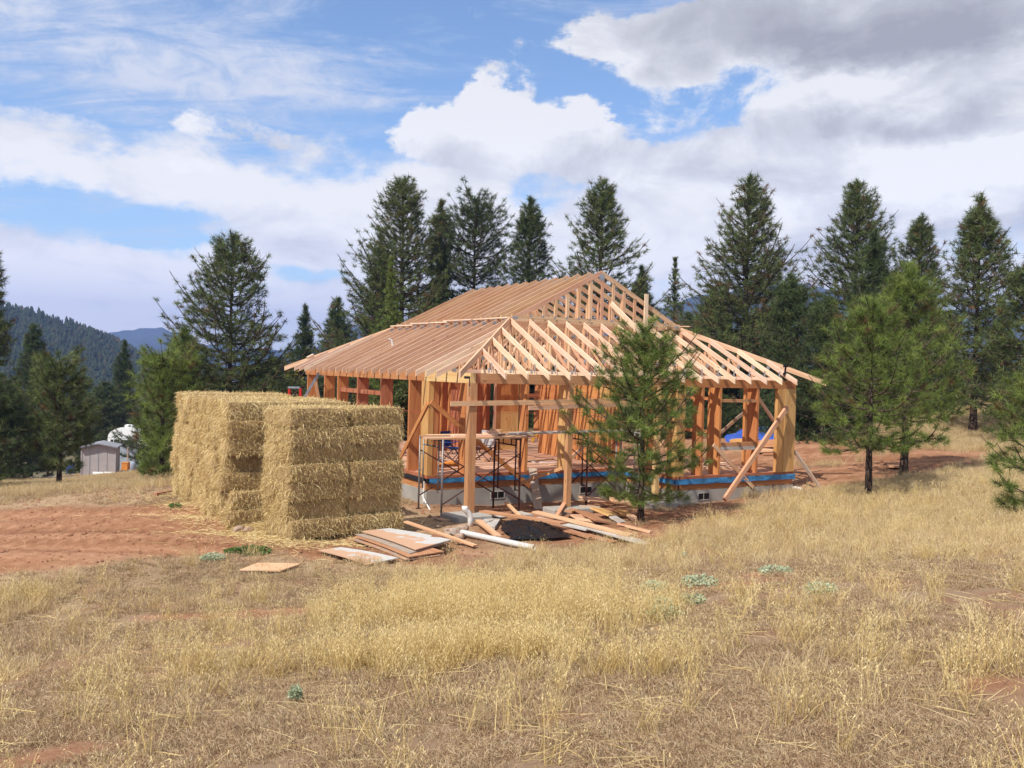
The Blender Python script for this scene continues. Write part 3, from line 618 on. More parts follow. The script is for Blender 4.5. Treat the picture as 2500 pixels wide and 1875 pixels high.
# roof
TH = .134; TW = .038
def rafter(p, p0, p1, m, nm='rafter', w=TW, h=TH):
    p0, p1 = Vector(p0), Vector(p1); r = math.hypot(p1.x-p0.x, p1.y-p0.y); tn = (p1.z-p0.z)/r
    return member(nm, p0, p1, w, h, M[m], p, (0, 0, 1), h*tn, h*tn)
def plate(p, c, ax, a=.07, b=.055, nm='connector_plate'):
    c = Vector(c); e = .0015
    if ax == 'y': bx = ((-a, -e, -b), (a, e, b))
    else: bx = ((-e, -a, -b), (e, a, b))
    MB().box(*bx).build(nm, M['plate'], p, T(*c))
def base_truss(y, girder=False):
    t = member('roof_truss', (.6, y, .122), (11.6, y, .122), TW, .089, M['truss'], H)
    x0, x1 = 5*S, EW-5*S; z = .5*x0
    for s in (1, -1):
        X = lambda x: x if s == 1 else EW-x
        rafter(t, (X(0), y, 0), (X(x0), y, z), 'truss')
        plate(t, (X(x0-.14), y-.021, z+.01), 'y', .075, .04); plate(t, (X(x0+.16), y-.021, z+.15), 'y', .075, .035)
        member('web', (X(x0+.02), y, .212), (X(x0+.02), y, z+.06), .089, TW, M['fir'], t, (1, 0, 0))
        member('web', (X(x0+.1), y, .25), (X(x0+1.5), y, z+.05), TW, .089, M['truss'], t); member('web', (X(1.6), y, .25), (X(x0-.1), y, z-.1), TW, .089, M['truss'], t)
        member('web', (X(1.6), y, .212), (X(1.6), y, .80), .089, TW, M['truss'], t, (1, 0, 0))
        plate(t, (X(.85), y-.021, .2), 'y', .1, .07)
    member('top_chord', (x0, y, z+.058), (x1, y, z+.058), TW, .089, M['fir'], t)
    for x in ([4.2, 5.4, 6.6, 7.8] if not girder else [3.66, 4.27, 4.88, 5.49, 6.1, 6.71, 7.32, 7.93, 8.54]): member('web', (x, y, .212), (x, y, z+.056), .089 if girder else TW, TW, M['fir'], t, (1, 0, 0))
    return t
def cap_truss(y, full):
    x0, x1 = 5*S, EW-5*S; z = .5*x0
    t = member('cap_truss', (x0+.05, y, z+.15), (x1-.05, y, z+.15), TW, .089, M['fir'], H)
    rafter(t, (x0-.02, y, z-.01), (6.1, y, 3.05), 'fir'); rafter(t, (x1+.02, y, z-.01), (6.1, y, 3.05), 'fir')
    ks = range(-6, 7) if full else (-3, 0, 3)
    for k in ks:
        x = 6.1+.40*k; zt = .5*min(x, EW-x)-.0
        if zt > z+.26: member('gable_stud', (x, y, z+.24), (x, y, zt+.0), .089 if not full else .038, TW if not full else .089, M['fir'], t, (1, 0, 0))
    plate(t, (6.1, y-.021, 3.0), 'y', .09, .09)
    for k in ks:
        if k and full: plate(t, (6.1+.4*k, y-.047, z+.22), 'y', .035, .03)
YS = [5*S+S*k for k in range(13)]+[EL-5*S]
for i, y in enumerate(YS): base_truss(y, i == 0); cap_truss(y, i == 0)
base_truss(7.57)
member('cap_brace', (7.72, 5*S-.06, 1.62), (7.72, 5*S-.06, 2.62), .13, .038, M['fir_pink'], H, (0, -1, 0))
member('cap_brace', (6.40, 5*S-.07, 2.25), (6.75, 1.3, .95), .14, .045, M['fir_pink'], H, (1, 0, 0))
for sx in (0, 1):
    for sy in (0, 1):
        X = (lambda v: v) if sx == 0 else (lambda v: EW-v); Y = (lambda v: v) if sy == 0 else (lambda v: EL-v)
        rafter(H, (X(0), Y(0), 0), (X(5*S), Y(5*S), 2.5*S), 'truss', 'hip_rafter', .045, .15)
        for k in (2, 3, 4):   # side jacks, running in x
            d = k*S; j = member('jack_truss', (X(.6), Y(d), .122), (X(d-.03), Y(d), .122), TW, .089, M['fir_pink'], H)
            rafter(j, (X(0), Y(d), 0), (X(d-.03), Y(d), .5*d-.015), 'fir_pink'); plate(j, (X(.75), Y(d)-.021, .22), 'y', .06, .07)
for sy in (0, 1):
    Y = (lambda v: v) if sy == 0 else (lambda v: EL-v)
    for k in range(17):
        x = (2+k)*S; d = min(x, EW-x, 5*S-.03)-.02; j = member('jack_truss', (x, Y(.6), .122), (x, Y(d), .122), TW, .089, M['fir_pink'], H)
        rafter(j, (x, Y(0), 0), (x, Y(d), .5*d), 'fir_pink')
        plate(j, (x-.0215, Y(.66), .27), 'x', .028, .12, 'hurricane_tie'); plate(j, (x-.0215, Y(.80), .20), 'x', .05, .05); plate(j, (x-.0215, Y(1.12), .50), 'x', .06, .05)
        if d > 1.5:
            member('web', (x, Y(d*.62), .212), (x, Y(d*.62), .31*d), TW, .089, M['fir'], j, (0, 1, 0))
            member('web', (x, Y(d-.06), .212), (x, Y(d-.06), .5*d-.03), TW, .07, M['fir'], j, (0, 1, 0))
            member('web', (x, Y(1.1), .25), (x, Y(d*.62-.05), .29*d), TW, .07, M['fir'], j)
for k in range(6):   # blocking between the jack heels
    pass
for y in [2*S, 3*S, 4*S]+YS[:-1]: MB().box((.5945, y+.05, -.115), (.5985, y+.066, .115)).build('strap', M['strap'], H)
led = [(3.02, 3.00, 5.35), (2.98, 5.1, 7.1), (3.03, 6.8, 8.3), (2.97, 8.05, 9.6), (3.0, 9.4, 11.45)]
for i, (x, a, b) in enumerate(led): z = .5*x+.155+.041*(i % 2); member('ledger_board', (x-.04, a, z-.02), (x+.02, b, z+.01), .09, .036, M['fir_pink'], H)
member('collar_board', (9.1, 4.3, 1.74), (9.6, 3.1, 1.72), .14, .03, M['truss'], H)

# ---- things on or against the house
def block(name, label, cat, c, d, m, rz=0, rx=0, ry=0, group=None, kind=None):
    W = T(*c) @ Euler((rx, ry, rz)).to_matrix().to_4x4(); x, y, z = d
    o = MB().box((-x/2, -y/2, 0), (x/2, y/2, z)).build(name, M[m], None, W); return tag(o, label, cat, group)
block('wood_block', 'small pale wood block left on the far left edge of the roof', 'block', (.72, 13.35, .48), (.26, .12, .10), 'fir_pink', .2, 0, -.46)
pipe = MB().tube([(1.5, 7.6, .86), (1.46, 7.6, 1.08)], .03, 8).tube([(1.46, 7.6, 1.05), (1.36, 7.62, 1.10)], .022, 8); tag(pipe.build('vent_pipe', M['pvc']), 'short white plastic pipe fitting poking above the left roof slope', 'pipe')
cl = MB().tube([(10.95, .45, .36), (10.93, .40, .60)], .03, 6).box((10.90, .38, .52), (11.0, .48, .60)).box((10.92, .42, .28), (10.98, .5, .36)).tube([(10.95, .45, .36), (11.02, .3, .3)], .018, 6)
tag(cl.build('nail_gun', M['black_steel']), 'small black power tool hooked near the right end of the front rafters', 'tool')
def ladder(name, label, a, b, w, m, side=(0, 1, 0), n=12, r=.02):
    t = thing(name, label, 'ladder', a); a, b, s = Vector(a), Vector(b), Vector(side)*w/2
    up = (b-a).normalized(); nn = up.cross(s.normalized())
    for q in (-1, 1): member('side_rail', a+s*q, b+s*q, .03, .075, M[m], t, nn)
    for k in range(n): p = a.lerp(b, (k+.7)/n)+nn*.03; MB().tube([p-s, p+s], r, 8).build('rung', M[m], t)
    return t
lt = Vector((.42, 11.35, -.05)); lb = Vector((-1.35, 12.3, gnd(-1.35, 12.3)))
ladder('extension_ladder', 'aluminium extension ladder leaning on the left eave behind the straw', lb, lt, .42, 'alu', (.35, .94, 0), 13)
P = at_depth(718, 944, 25.5); gzp = gnd(P.x, P.y)
t = thing('stepladder', 'red stepladder with a pale metal top showing over the straw stack', 'ladder', (P.x, P.y, gzp), YAW*-1)
Wt = T(P.x, P.y, gzp) @ Matrix.Rotation(-YAW+.1, 4, 'Z'); hh = P.z-gzp
MB().box((-.16, -.09, hh-.05), (.16, .09, hh)).build('ladder_top', M['alu'], t, Wt)
for sx in (-1, 1):
    for sy in (-1, 1):
        member('rail', Wt @ Vector((sx*.30, sy*.6, 0)), Wt @ Vector((sx*.15, sy*.07, hh-.052)), .03, .06, M['red'], t, (1, 0, 0))
for k in range(7):
    f = (k+1)/8; q = .30-.15*f; yy = -.6+.53*f; MB().box((-q, yy-.04, hh*f-.012), (q, yy+.04, hh*f+.012)).build('step', M['alu'], t, Wt)

# scaffold towers
def scaffold(label, x0, x1, yf, yb, zt, z0, m1, m2, feet=True):
    t = thing('scaffold_tower', label, 'scaffold', ((x0+x1)/2, (yf+yb)/2, z0), 0, 'scaffold towers in the porch')
    for i, x in enumerate((x0, x1)):
        mm = M[m1] if i == 0 else M[m2]; f = MB(); zf = [gnd(x, y) for y in (yf, yb)]
        for y, s, g in ((yf, 1, zf[0]), (yb, -1, zf[1])):
            f.tube([(x, y, g-.02), (x, y, zt)], .026, 8); f.tube([(x, y+s*.22, g+.55), (x, y+s*.22, zt-.03)], .02, 8)
            for z in np.arange(g+.58, zt-.1, .42): f.tube([(x, y, z), (x, y+s*.22, z)], .016, 6)
        f.tube([(x, yf, zt-.03), (x, yb, zt-.03)], .024, 8); f.tube([(x, yf+.2, zt-.2), (x, yb-.2, zt-.2)], .02, 8)
        for y in (yf+.45, yb-.45): f.tube([(x, y, zt-.2), (x, y, zt-.04)], .015, 6)
        f.build('end_frame', mm, t, None, None, True)
        for y, g in ((yf, zf[0]), (yb, zf[1])): MB().box((x-.06, y-.06, g-.02), (x+.06, y+.06, g+.012)).build('foot_plate', M['rust'], t)
    for y, o in ((yf, -.03), (yb, .03)):
        for a, b in ((zt-.35, z0+.35), (z0+.35, zt-.35)):
            MB().tube([(x0, y+o*(1 if a > b else 2), a), (x1, y+o*(1 if a > b else 2), b)], .017, 6).build('cross_brace', M['rust'], t, None, None, True)
    return t
scaffold('scaffold tower with galvanised legs between the corner post and the porch wall', .17, 2.34, 1.12, 2.45, -1.50, -3.4, 'pipe_galv', 'rust')
scaffold('rusty scaffold tower behind the young pine, at the right half of the porch', 4.5, 6.25, 1.25, 2.3, -1.40, -3.42, 'rust', 'pipe_galv')
pk = [((-.25, 1.25, -1.497), (2.5, 1.22, -1.497), .24, 'fir', 'pale scaffold plank nearest the front on the left tower'), ((-.15, 1.55, -1.497), (2.95, 1.5, -1.497), .25, 'old', 'weathered scaffold plank second from the front on the left tower'),
      ((-.05, 1.85, -1.497), (2.9, 1.85, -1.497), .25, 'brown_board', 'brown scaffold plank third from the front on the left tower'), ((.25, 2.15, -1.497), (2.95, 2.2, -1.497), .24, 'fir', 'scaffold plank at the back of the left tower'),
      ((.55, 1.40, -1.452), (1.75, 1.38, -1.452), .2, 'fir_pink', 'short pale board lying on top of the left tower planks'),
      ((2.35, 1.75, -1.448), (6.6, 1.6, -1.395), .25, 'grey_board', 'long grey plank bridging the two scaffold towers'), ((2.5, 2.02, -1.445), (6.7, 1.92, -1.393), .24, 'old', 'long worn plank behind the grey one bridging the scaffold towers')]
for a, b, w, m, l in pk: tag(member('scaffold_plank', a, b, w, .042, M[m], None), l, 'plank', 'planks on the scaffold')
rr = random.Random(3)
for i, (x, y, z, lx, m) in enumerate([(1.62, 1.5, -1.452, .5, 'fir'), (1.85, 1.62, -1.450, .6, 'old'), (1.72, 1.52, -1.410, .45, 'fir_pink'), (1.95, 1.55, -1.408, .5, 'truss'), (1.78, 1.55, -1.368, .34, 'fir_pink'), (1.88, 1.6, -1.330, .26, 'fir')]):
    lab = ['bottom left offcut', 'bottom right offcut', 'pale offcut in the second layer, left', 'darker offcut in the second layer, right', 'pale offcut near the top', 'small topmost offcut'][i]
    block('offcut', lab+' of the wood stack on the scaffold', 'offcut', (x, y, z), (lx, .12, .036), m, rr.uniform(-.3, .3), group='offcuts stacked on the scaffold')
# inside the house
def camp_chair(c, rz, mcol, label):
    t = thing('camp_chair', label, 'chair', c, rz); W = T(*c) @ Matrix.Rotation(rz, 4, 'Z')
    for q in (-1, 1):
        MB().tube([(q*.25, -.22, 0), (-q*.25, -.20, .44)], .012, 6).build('leg', M['black_steel'], t, W); MB().tube([(q*.27, -.25, 0), (q*.27, .25, .5)], .012, 6).build('leg', M['black_steel'], t, W)
        MB().tube([(q*.27, .25, 0), (q*.27, -.25, .5)], .012, 6).build('leg', M['black_steel'], t, W); MB().tube([(q*.27, .22, .2), (q*.27, .30, .92)], .012, 6).build('back_post', M['black_steel'], t, W)
        MB().box((q*.27-.04, -.26, .60), (q*.27+.04, .24, .62)).build('armrest', mcol, t, W)
    V = []; F = []
    for i in range(7):
        for j in range(7):
            u, v = i/6-.5, j/6-.5; V.append((u*.5, v*.48, .44-.07*math.cos(u*PI)*math.cos(v*PI)))
    F = [(i*7+j, (i+1)*7+j, (i+1)*7+j+1, i*7+j+1) for i in range(6) for j in range(6)]
    link('seat', mesh('seat', V, F, True), t, W, None, mcol)
    V = [(u*.52, .26+.06*(v)-.05*math.cos(u*PI), .46+.46*v) for u in np.linspace(-.5, .5, 7) for v in np.linspace(0, 1, 5)]
    F = [(i*5+j, (i+1)*5+j, (i+1)*5+j+1, i*5+j+1) for i in range(6) for j in range(4)]
    link('backrest', mesh('backrest', V, F, True), t, W, None, mcol)
c1 = pl(1110, 1118, 2, -2.598); c1 = at_z(1106, 1128, -2.598)
camp_chair((c1.x, c1.y, -2.598), .5, M['blue_cloth'], 'blue folding camp chair on the deck behind the left scaffold tower')
c2 = at_z(1183, 1124, -2.598); camp_chair((c2.x, c2.y, -2.598), -.9, M['shed'], 'folding chair with dark frame behind the corner post on the deck')
c3 = at_z(1106, 1138, -2.6); V = []
tb = MB()
for k in range(4): tb.tube([(c3.x-.5+.03*k+.3*math.sin(t_), c3.y+.12*math.cos(t_)*(1+.3*k), -2.585+.02*k) for t_ in np.linspace(0, 2*PI, 20)], .015, 6)
tb.tube([(c3.x-.5, c3.y, -2.57), (c3.x, c3.y+.05, -2.53), (c3.x+.35, c3.y-.1, -2.58)], [.06, .10, .04], 8)
tag(tb.build('orange_cord', M['orange']), 'bright orange heap of cord and bag on the deck by the left scaffold', 'cord')
c4 = at_z(1309, 1080, -2.6); tag(MB().tube([(c4.x-.2, c4.y, -2.58), (c4.x-.1, c4.y, -2.35), (c4.x+.15, c4.y, -2.22), (c4.x+.3, c4.y, -2.4)], [.05, .07, .06, .03], 8).build('power_saw', M['yellow']), 'yellow power tool on the deck seen through the middle doorway', 'tool')
wc = at_z(1330, 1130, -2.6); tag(MB().tube([(wc.x-.35, wc.y+.2, -2.585), (wc.x-.1, wc.y+.02, -2.585), (wc.x+.3, wc.y-.05, -2.585), (wc.x+.75, wc.y+.02, -2.585)], .014, 6).build('white_cable', M['white']), 'thin white cable lying across the deck in the middle of the house', 'cable')
dk = [((1.3, 4.0), 2.6, .2, 'fir'), ((2.0, 4.35), 2.4, -.1, 'fir_pink'), ((3.9, 6.0), 2.0, .1, 'truss'), ((4.6, 5.1), 1.8, .35, 'old'), ((5.2, 4.2), 1.4, -.25, 'truss'), ((8.3, 1.7), 2.2, .05, 'fir'), ((8.9, 2.2), 2.4, -.08, 'truss'), ((9.4, 2.7), 2.0, .2, 'fir_pink')]
dl = ['pale board on the deck just inside the left corner', 'pinkish board beside the orange cord on the deck', 'board lying near the middle of the deck', 'worn board askew in the middle of the deck', 'short board near the front edge of the deck', 'board on the floor of the right room nearest the front', 'board on the floor of the right room, middle', 'pinkish board at the back of the right room floor']
for ((x, y), L, a, m), l in zip(dk, dl): tag(member('loose_board', (x, y, -2.597), (x+L*math.cos(a), y+L*math.sin(a), -2.597), .14, .038, M[m], None), l, 'board', 'boards lying on the deck')

# ---------------------------------------------------------------- straw bales
def blades(P, D, L, W, tint, rng, droop=0., seg=1):
    """thin strips at P along D (unit) of length L and width W; seg 1 = one triangle, 2 = a bent strip"""
    n = len(P); s = np.cross(D, rng.normal(size=(n, 3))); s /= np.linalg.norm(s, axis=1)[:, None]+1e-9; s *= W[:, None]/2
    if seg == 1:
        V = np.stack([P-s, P+s, P+D*L[:, None]], 1); F = np.arange(n*3).reshape(n, 3); k = 3
    else:
        mid = P+D*L[:, None]*.55; tip = mid+D*L[:, None]*.45; tip[:, 2] -= droop*L
        V = np.stack([P-s, P+s, mid+s*.8, mid-s*.8, tip], 1); b = np.arange(n)[:, None]*5
        F = np.concatenate([b+[0, 1, 2], b+[0, 2, 3], b+[3, 2, 4]], 0); k = 5
    return V.reshape(-1, 3), F, np.repeat(tint, k)
BL, BW, BH = 1.31, .615, .378
def bale_meshes(seed):
    r = np.random.default_rng(seed); nx, ny, nz = 16, 8, 6; V = []; F = []
    def face(o, a, b, na, nb):
        n0 = len(V)
        for i in range(na+1):
            for j in range(nb+1): V.append(o+a*i/na+b*j/nb)
        for i in range(na):
            for j in range(nb): F.append((n0+i*(nb+1)+j, n0+(i+1)*(nb+1)+j, n0+(i+1)*(nb+1)+j+1, n0+i*(nb+1)+j+1))
    x, y, z = np.array([BL, 0, 0.]), np.array([0, BW, 0.]), np.array([0, 0, BH]); o = np.array([-BL/2, -BW/2, 0])
    face(o, y, x, ny, nx); face(o+z, x, y, nx, ny); face(o, x, z, nx, nz); face(o+y, z, x, nz, nx); face(o, z, y, nz, ny); face(o+x, y, z, ny, nz)
    V = np.array(V); c = np.array([0, 0, BH/2]); hs = np.array([BL, BW, BH])/2; q = (V-c)/hs
    n4 = (np.abs(q)**9).sum(1)**(1/9); V = c+(V-c)/n4[:, None]**.62
    dsp = (fbm(V[:, 0]*5+V[:, 2]*3+seed*7, V[:, 1]*5+V[:, 2]*6, 3, seed)-.5)*.085
    # two string creases
    for sx in (-.33, .33): dsp -= .022*np.exp(-((V[:, 0]-sx)/.035)**2)
    V = V+(V-c)/np.linalg.norm(V-c, axis=1)[:, None]*dsp[:, None]
    body = np_mesh('bale', V, np.array(F), None, True); body.materials.append(M['bale'])
    n = 3600; fa = r.random(n); P = np.zeros((n, 3)); N = np.zeros((n, 3)); u, v = r.uniform(-1, 1, n), r.uniform(-1, 1, n)
    pr = [.26, .26, .16, .16, .14, .02]; f = r.choice(6, n, p=pr)
    for k, (ax, sg) in enumerate([(1, -1), (1, 1), (0, -1), (0, 1), (2, 1), (2, -1)]):
        mk = f == k; a, b = [i for i in range(3) if i != ax]; P[mk, ax] = sg*hs[ax]*.985; P[mk, a] = u[mk]*hs[a]*.97; P[mk, b] = v[mk]*hs[b]*.97; N[mk, ax] = sg
    P += c; D = N*r.uniform(.05, .6, n)[:, None]+r.normal(size=(n, 3))*.6; D[:, 2] -= r.uniform(.05, .75, n)*(f < 4); D /= np.linalg.norm(D, axis=1)[:, None]
    L = r.uniform(.025, .105, n)*(1+1.3*(r.random(n) < .07)); Wd = r.uniform(.006, .011, n)
    V, F, tn = blades(P, D, L, Wd, np.clip(r.normal(.5, .28, n), 0, 1), r, .35, 2)
    st = np_mesh('straw', V, F, tn); st.materials.append(M['straw'])
    return body, st
BM = [bale_meshes(40+k) for k in range(4)]
HS = []
ORD = ['bottom', 'second', 'third', 'fourth', 'fifth', 'sixth', 'top']
def bale(x, y, z, rz, label, group, k, sz=1.):
    body, st = BM[k % 4]; W = T(x, y, z) @ Matrix.Rotation(rz, 4, 'Z') @ Matrix.Diagonal((.985, .985, sz*.965, 1))
    o = tag(link('straw_bale', body, None, W), label, 'straw bale', group); link('loose_straw', st, o, W, 'stuff'); return o
rb = random.Random(5); a0 = math.radians(10.3); ux, uy = math.cos(a0), math.sin(a0)
for l in range(7):
    for row in (0, 1):
        for c in (0, 1):
            u = (c+.5)*BL+rb.uniform(-.03, .03)-(.03 if l in (2, 4) else 0); v = (row+.5)*BW+rb.uniform(-.035, .035)+(.04 if l in (1, 4, 6) and row == 0 else 0)-.05*(l == 0)
            x = -4.18+u*ux-v*uy; y = -1.11+u*uy+v*ux
            bale(x, y, -3.22+l*.366+rb.uniform(-.01, .01), a0+rb.uniform(-.03, .03)+(PI if rb.random() < .5 else 0), f"straw bale in the front stack, {ORD[l]} layer, {('left', 'right')[c]} end of the {('front', 'back')[row]} row", 'bales of the front straw stack', rb.randrange(4), 1.02)
for l in range(7):
    for row in range(9):
        for c in range(2):
            if c == 1 and not (l == 6 or row == 0): continue
            if c == 2 and not (l == 6 or row in (0, 8)): continue
            if c == 2 and row == 0 and l == 6: continue
            x = -4.92-.015*row+(c+.5)*BL+rb.uniform(-.06, .05)-(.10 if l in (2, 3) and c == 0 else 0); y = .84+(row+.5)*.617+rb.uniform(-.025, .025)
            if row == 0: y += {0: -.14, 1: -.10, 2: .10, 3: .13, 4: 0, 5: -.03, 6: .05}[l]
            bale(x, y, -3.24+l*.375+rb.uniform(-.012, .012)+.04*(l == 6)*math.sin(row), rb.uniform(-.03, .03)+(PI if rb.random() < .5 else 0), f"straw bale in the long rear stack, {ORD[l]} layer, {['first', 'second', 'third', 'fourth', 'fifth', 'sixth', 'seventh', 'eighth', 'last'][row]} row back, {('left', 'right')[c]} column", 'bales of the long rear straw stack', rb.randrange(4), 1.045)
def litter():
    r = np.random.default_rng(77); n = 11000; t = r.random(n); side = r.integers(0, 4, n)
    cx = np.where(side == 0, -4.3+2.8*t, np.where(side == 1, -4.45, np.where(side == 2, -5.1, -4.9+.9*t))); cy = np.where(side == 0, -1.3+.5*t, np.where(side == 1, -1.2+1.7*t, np.where(side == 2, .7+5.8*t, .5)))
    x = cx+r.normal(0, .22, n)*(1+3*(r.random(n) < .25))-np.abs(r.normal(0, .25, n))*(side == 2); y = cy+r.normal(0, .2, n)*(1+3*(r.random(n) < .25))-np.abs(r.normal(0, .2, n))*(side == 0)
    z = ground_z(x, y)+relief(x, y)+.012+np.abs(r.normal(0, .02, n)); D = r.normal(size=(n, 3)); D[:, 2] *= .12; D /= np.linalg.norm(D, axis=1)[:, None]
    V, F, tn = blades(np.stack([x, y, z], 1), D, r.uniform(.05, .22, n), r.uniform(.005, .010, n), r.random(n), r, .05, 2)
    link('straw_litter', np_mesh('straw_litter', V, F, tn), None, None, 'stuff', M['straw'])
litter()

# ---------------------------------------------------------------- things lying about the site
def gp(px, py, z=-3.35):
    return march(px, py)
def plank(label, a, b, w, m, th=.038, l0=0., l1=0., name='plank', cat='plank', group='scrap lumber by the porch', roll=0.):
    p, q = gp(*a), gp(*b); p.z += l0+.01; q.z += l1+.01
    up = Vector((0, 0, 1)) if not roll else Vector((math.sin(roll), -.3, math.cos(roll)))
    return tag(member(name, p, q, w, th, M[m], None, up), label, cat, group)
plank('long reddish plank running from the corner pier over the black plastic', (1170, 1264), (1376, 1303), .24, 'brown_board', .04, .14, .20)
plank('bright orange-pink plank on top of the board pile, ending at the right', (1306, 1271), (1540, 1322), .20, 'fir', .045, .18, .10)
plank('grey dusty plank beneath the bright one, its end reaching farthest right', (1362, 1277), (1586, 1335), .28, 'grey_board', .03, .08, .02)
plank('grey board slanting under the bright plank, to its left', (1310, 1280), (1436, 1303), .18, 'grey_board', .035, .12, .06)
plank('short brown board between the black plastic and the bright plank', (1326, 1284), (1445, 1318), .2, 'brown_board', .035, .05, .02)
plank('brown plank lowest in the pile, its edge in the grass', (1380, 1300), (1502, 1328), .2, 'brown_board', .035, .02, .01)
plank('narrow orange stick poking up left of the board pile', (1234, 1253), (1284, 1283), .09, 'fir', .038, .25, .05)
plank('upright slanting stick beside the second porch pier', (1355, 1274), (1391, 1240), .10, 'fir', .04, .05, .35)
plank('short pale board across the near edge of the black plastic', (1167, 1284), (1216, 1318), .15, 'fir', .04, .1, .04)
plank('long thin board propped over a red rock left of the white pipe', (988, 1301), (1160, 1338), .13, 'fir', .03, .22, .02)
plank('dark reddish bar lying on bare ground left of the straw stacks', (378, 1212), (428, 1203), .12, 'brown_board', .08, .0, .0, group=None)
plank('small grey offcut board by the concrete pier', (1213, 1262), (1228, 1266), .3, 'grey_board', .03)
plank('grey block leaning in the gap of the pile', (1182, 1283), (1200, 1276), .22, 'grey_board', .06, .03, .03)
plank('grey block right of the leaning one in the pile', (1196, 1296), (1210, 1276), .22, 'grey_board', .06, .03, .03)
plank('small board under the foot of the scaffold near the straw', (1068, 1268), (1090, 1274), .22, 'old', .03)
plank('grey board under the right leg of the left scaffold', (1258, 1253), (1292, 1262), .22, 'grey_board', .05)
for i, (a, b, m) in enumerate([((1452, 1197+15), (1540, 1214), 'brown_board'), ((1410, 1224), (1440, 1221), 'fir'), ((1480, 1222), (1516, 1225), 'brown_board')]): plank(('dark board lying by the porch foundation vent', 'thin pale board near the porch foundation', 'dark board in the shade under the porch')[i], a, b, .1, m, .02)
sc = [((1424, 1245), (1483, 1237), .30, 'truss', .14), ((1487, 1240), (1550, 1241), .22, 'fir', .12), ((1505, 1232), (1525, 1236), .3, 'brown_board', .16), ((1415, 1254), (1466, 1250), .16, 'old', .06), ((1418, 1262), (1470, 1282), .28, 'brown_board', .05), ((1462, 1268), (1493, 1262), .42, 'ply_yellow', .08),
      ((1512, 1264), (1538, 1262), .28, 'ply_yellow', .04), ((1386, 1268), (1412, 1252), .14, 'brown_board', .08), ((1400, 1272), (1425, 1268), .16, 'truss', .03), ((1485, 1252), (1540, 1257), .16, 'brown_board', .04), ((1536, 1272), (1553, 1268), .2, 'truss', .02), ((1395, 1260), (1430, 1262), .18, 'ply_red_and_shaded', .02),
      ((1500, 1276), (1515, 1272), .26, 'grey_board', .01), ((1405, 1275), (1450, 1278), .12, 'truss', .01), ((1530, 1290), (1590, 1303), .10, 'truss', .0), ((1510, 1284), (1572, 1298), .08, 'fir', .0)]
sl_ = ['wide salmon board at the top left of the scrap heap', 'pale board at the top right of the scrap heap', 'peaked brown piece crowning the scrap heap', 'worn board below the wide salmon one in the scrap heap', 'reddish board slanting toward the viewer in the scrap heap', 'yellow plywood square at the front of the scrap heap', 'small yellow block at the right of the scrap heap', 'dark piece leaning on the left of the scrap heap', 'short salmon piece low on the left of the scrap heap', 'brown board under the pale one in the scrap heap',
       'small reddish block at the far right of the scrap heap', 'dark red strip deep in the scrap heap', 'little grey piece beside the yellow plywood square', 'thin strip flat on the dirt before the scrap heap', 'thin lath in the dry grass right of the scrap heap', 'shorter lath in the dry grass next to the other']
for (a, b, w, m, l), lab in zip(sc, sl_): plank(lab, a, b, w*1.3, m, .045, l*1.7+.02, l*.9, 'scrap_board', 'scrap board', 'cut scraps heaped before the porch', roll=.01+rb.uniform(-.3, .3))
def sheet(label, C, m, th, lift, name='plywood_sheet', group='plywood sheets on the ground'):
    P = [gp(*c) for c in C]; z = sum(p.z for p in P)/4+lift; O = sum(P, Vector())/4; d = (P[2]-P[1])+(P[3]-P[0]); ang = math.atan2(d.y, d.x)
    W = T(O.x, O.y, z) @ Matrix.Rotation(ang, 4, 'Z'); Wi = W.inverted(); L = [Wi @ Vector((p.x, p.y, z)) for p in P]; n = 10; V = []; F = []
    for zz in (0, th):
        for i in range(n+1):
            for j in range(5):
                a = L[0].lerp(L[3], i/n) if False else (L[0].lerp(L[3], i/n)).lerp(L[1].lerp(L[2], i/n), j/4); V.append((a.x, a.y, zz+(.025 if 'square' not in name else .004)*math.sin(i/n*3+1)*(i/n)))
    K = (n+1)*5
    for i in range(n):
        for j in range(4): q = i*5+j; F += [(q, q+1, q+6, q+5), (K+q, K+q+5, K+q+6, K+q+1)]
    for i in range(n): F += [(i*5, i*5+5, K+i*5+5, K+i*5), (i*5+4, K+i*5+4, K+i*5+9, i*5+9)]
    for j in range(4): F += [(j, K+j, K+j+1, j+1), (n*5+j, n*5+j+1, K+n*5+j+1, K+n*5+j)]
    me = mesh(name, V, F); me.validate(); o = link(name, me, None, W, None, M[m]); return tag(o, label, 'plywood', group)
A_ = [(882, 1314), (950, 1307), (1100, 1347), (1015, 1360)]
def offs(C, dx, dy): return [(a+dx, b+dy) for a, b in C]
sheet('dusty grey plywood sheet on top of the stack beside the straw', A_, 'ply_sheet', .02, .16); sheet('plywood sheet just under the top one of the stack', offs(A_, -14, 4), 'old', .02, .12)
sheet('plywood sheet second from the bottom of the stack', offs(A_, -16, 9), 'brown_board', .02, .075); sheet('lowest plywood sheet of the stack, slid out to the left', offs(A_, -24, 11), 'old', .02, .035)
sheet('dusty plywood sheet lying flat left of the stacked ones', [(777, 1349), (832, 1341), (972, 1373), (896, 1386)], 'ply_sheet', .018, .05); sheet('brown square board alone in the grass left of the plywood', [(583, 1401), (629, 1384), (734, 1384), (684, 1404)], 'fir', .02, .05, 'square_board')
p, q = gp(1127, 1311), gp(1304, 1346); p.z += .10; q.z += .07
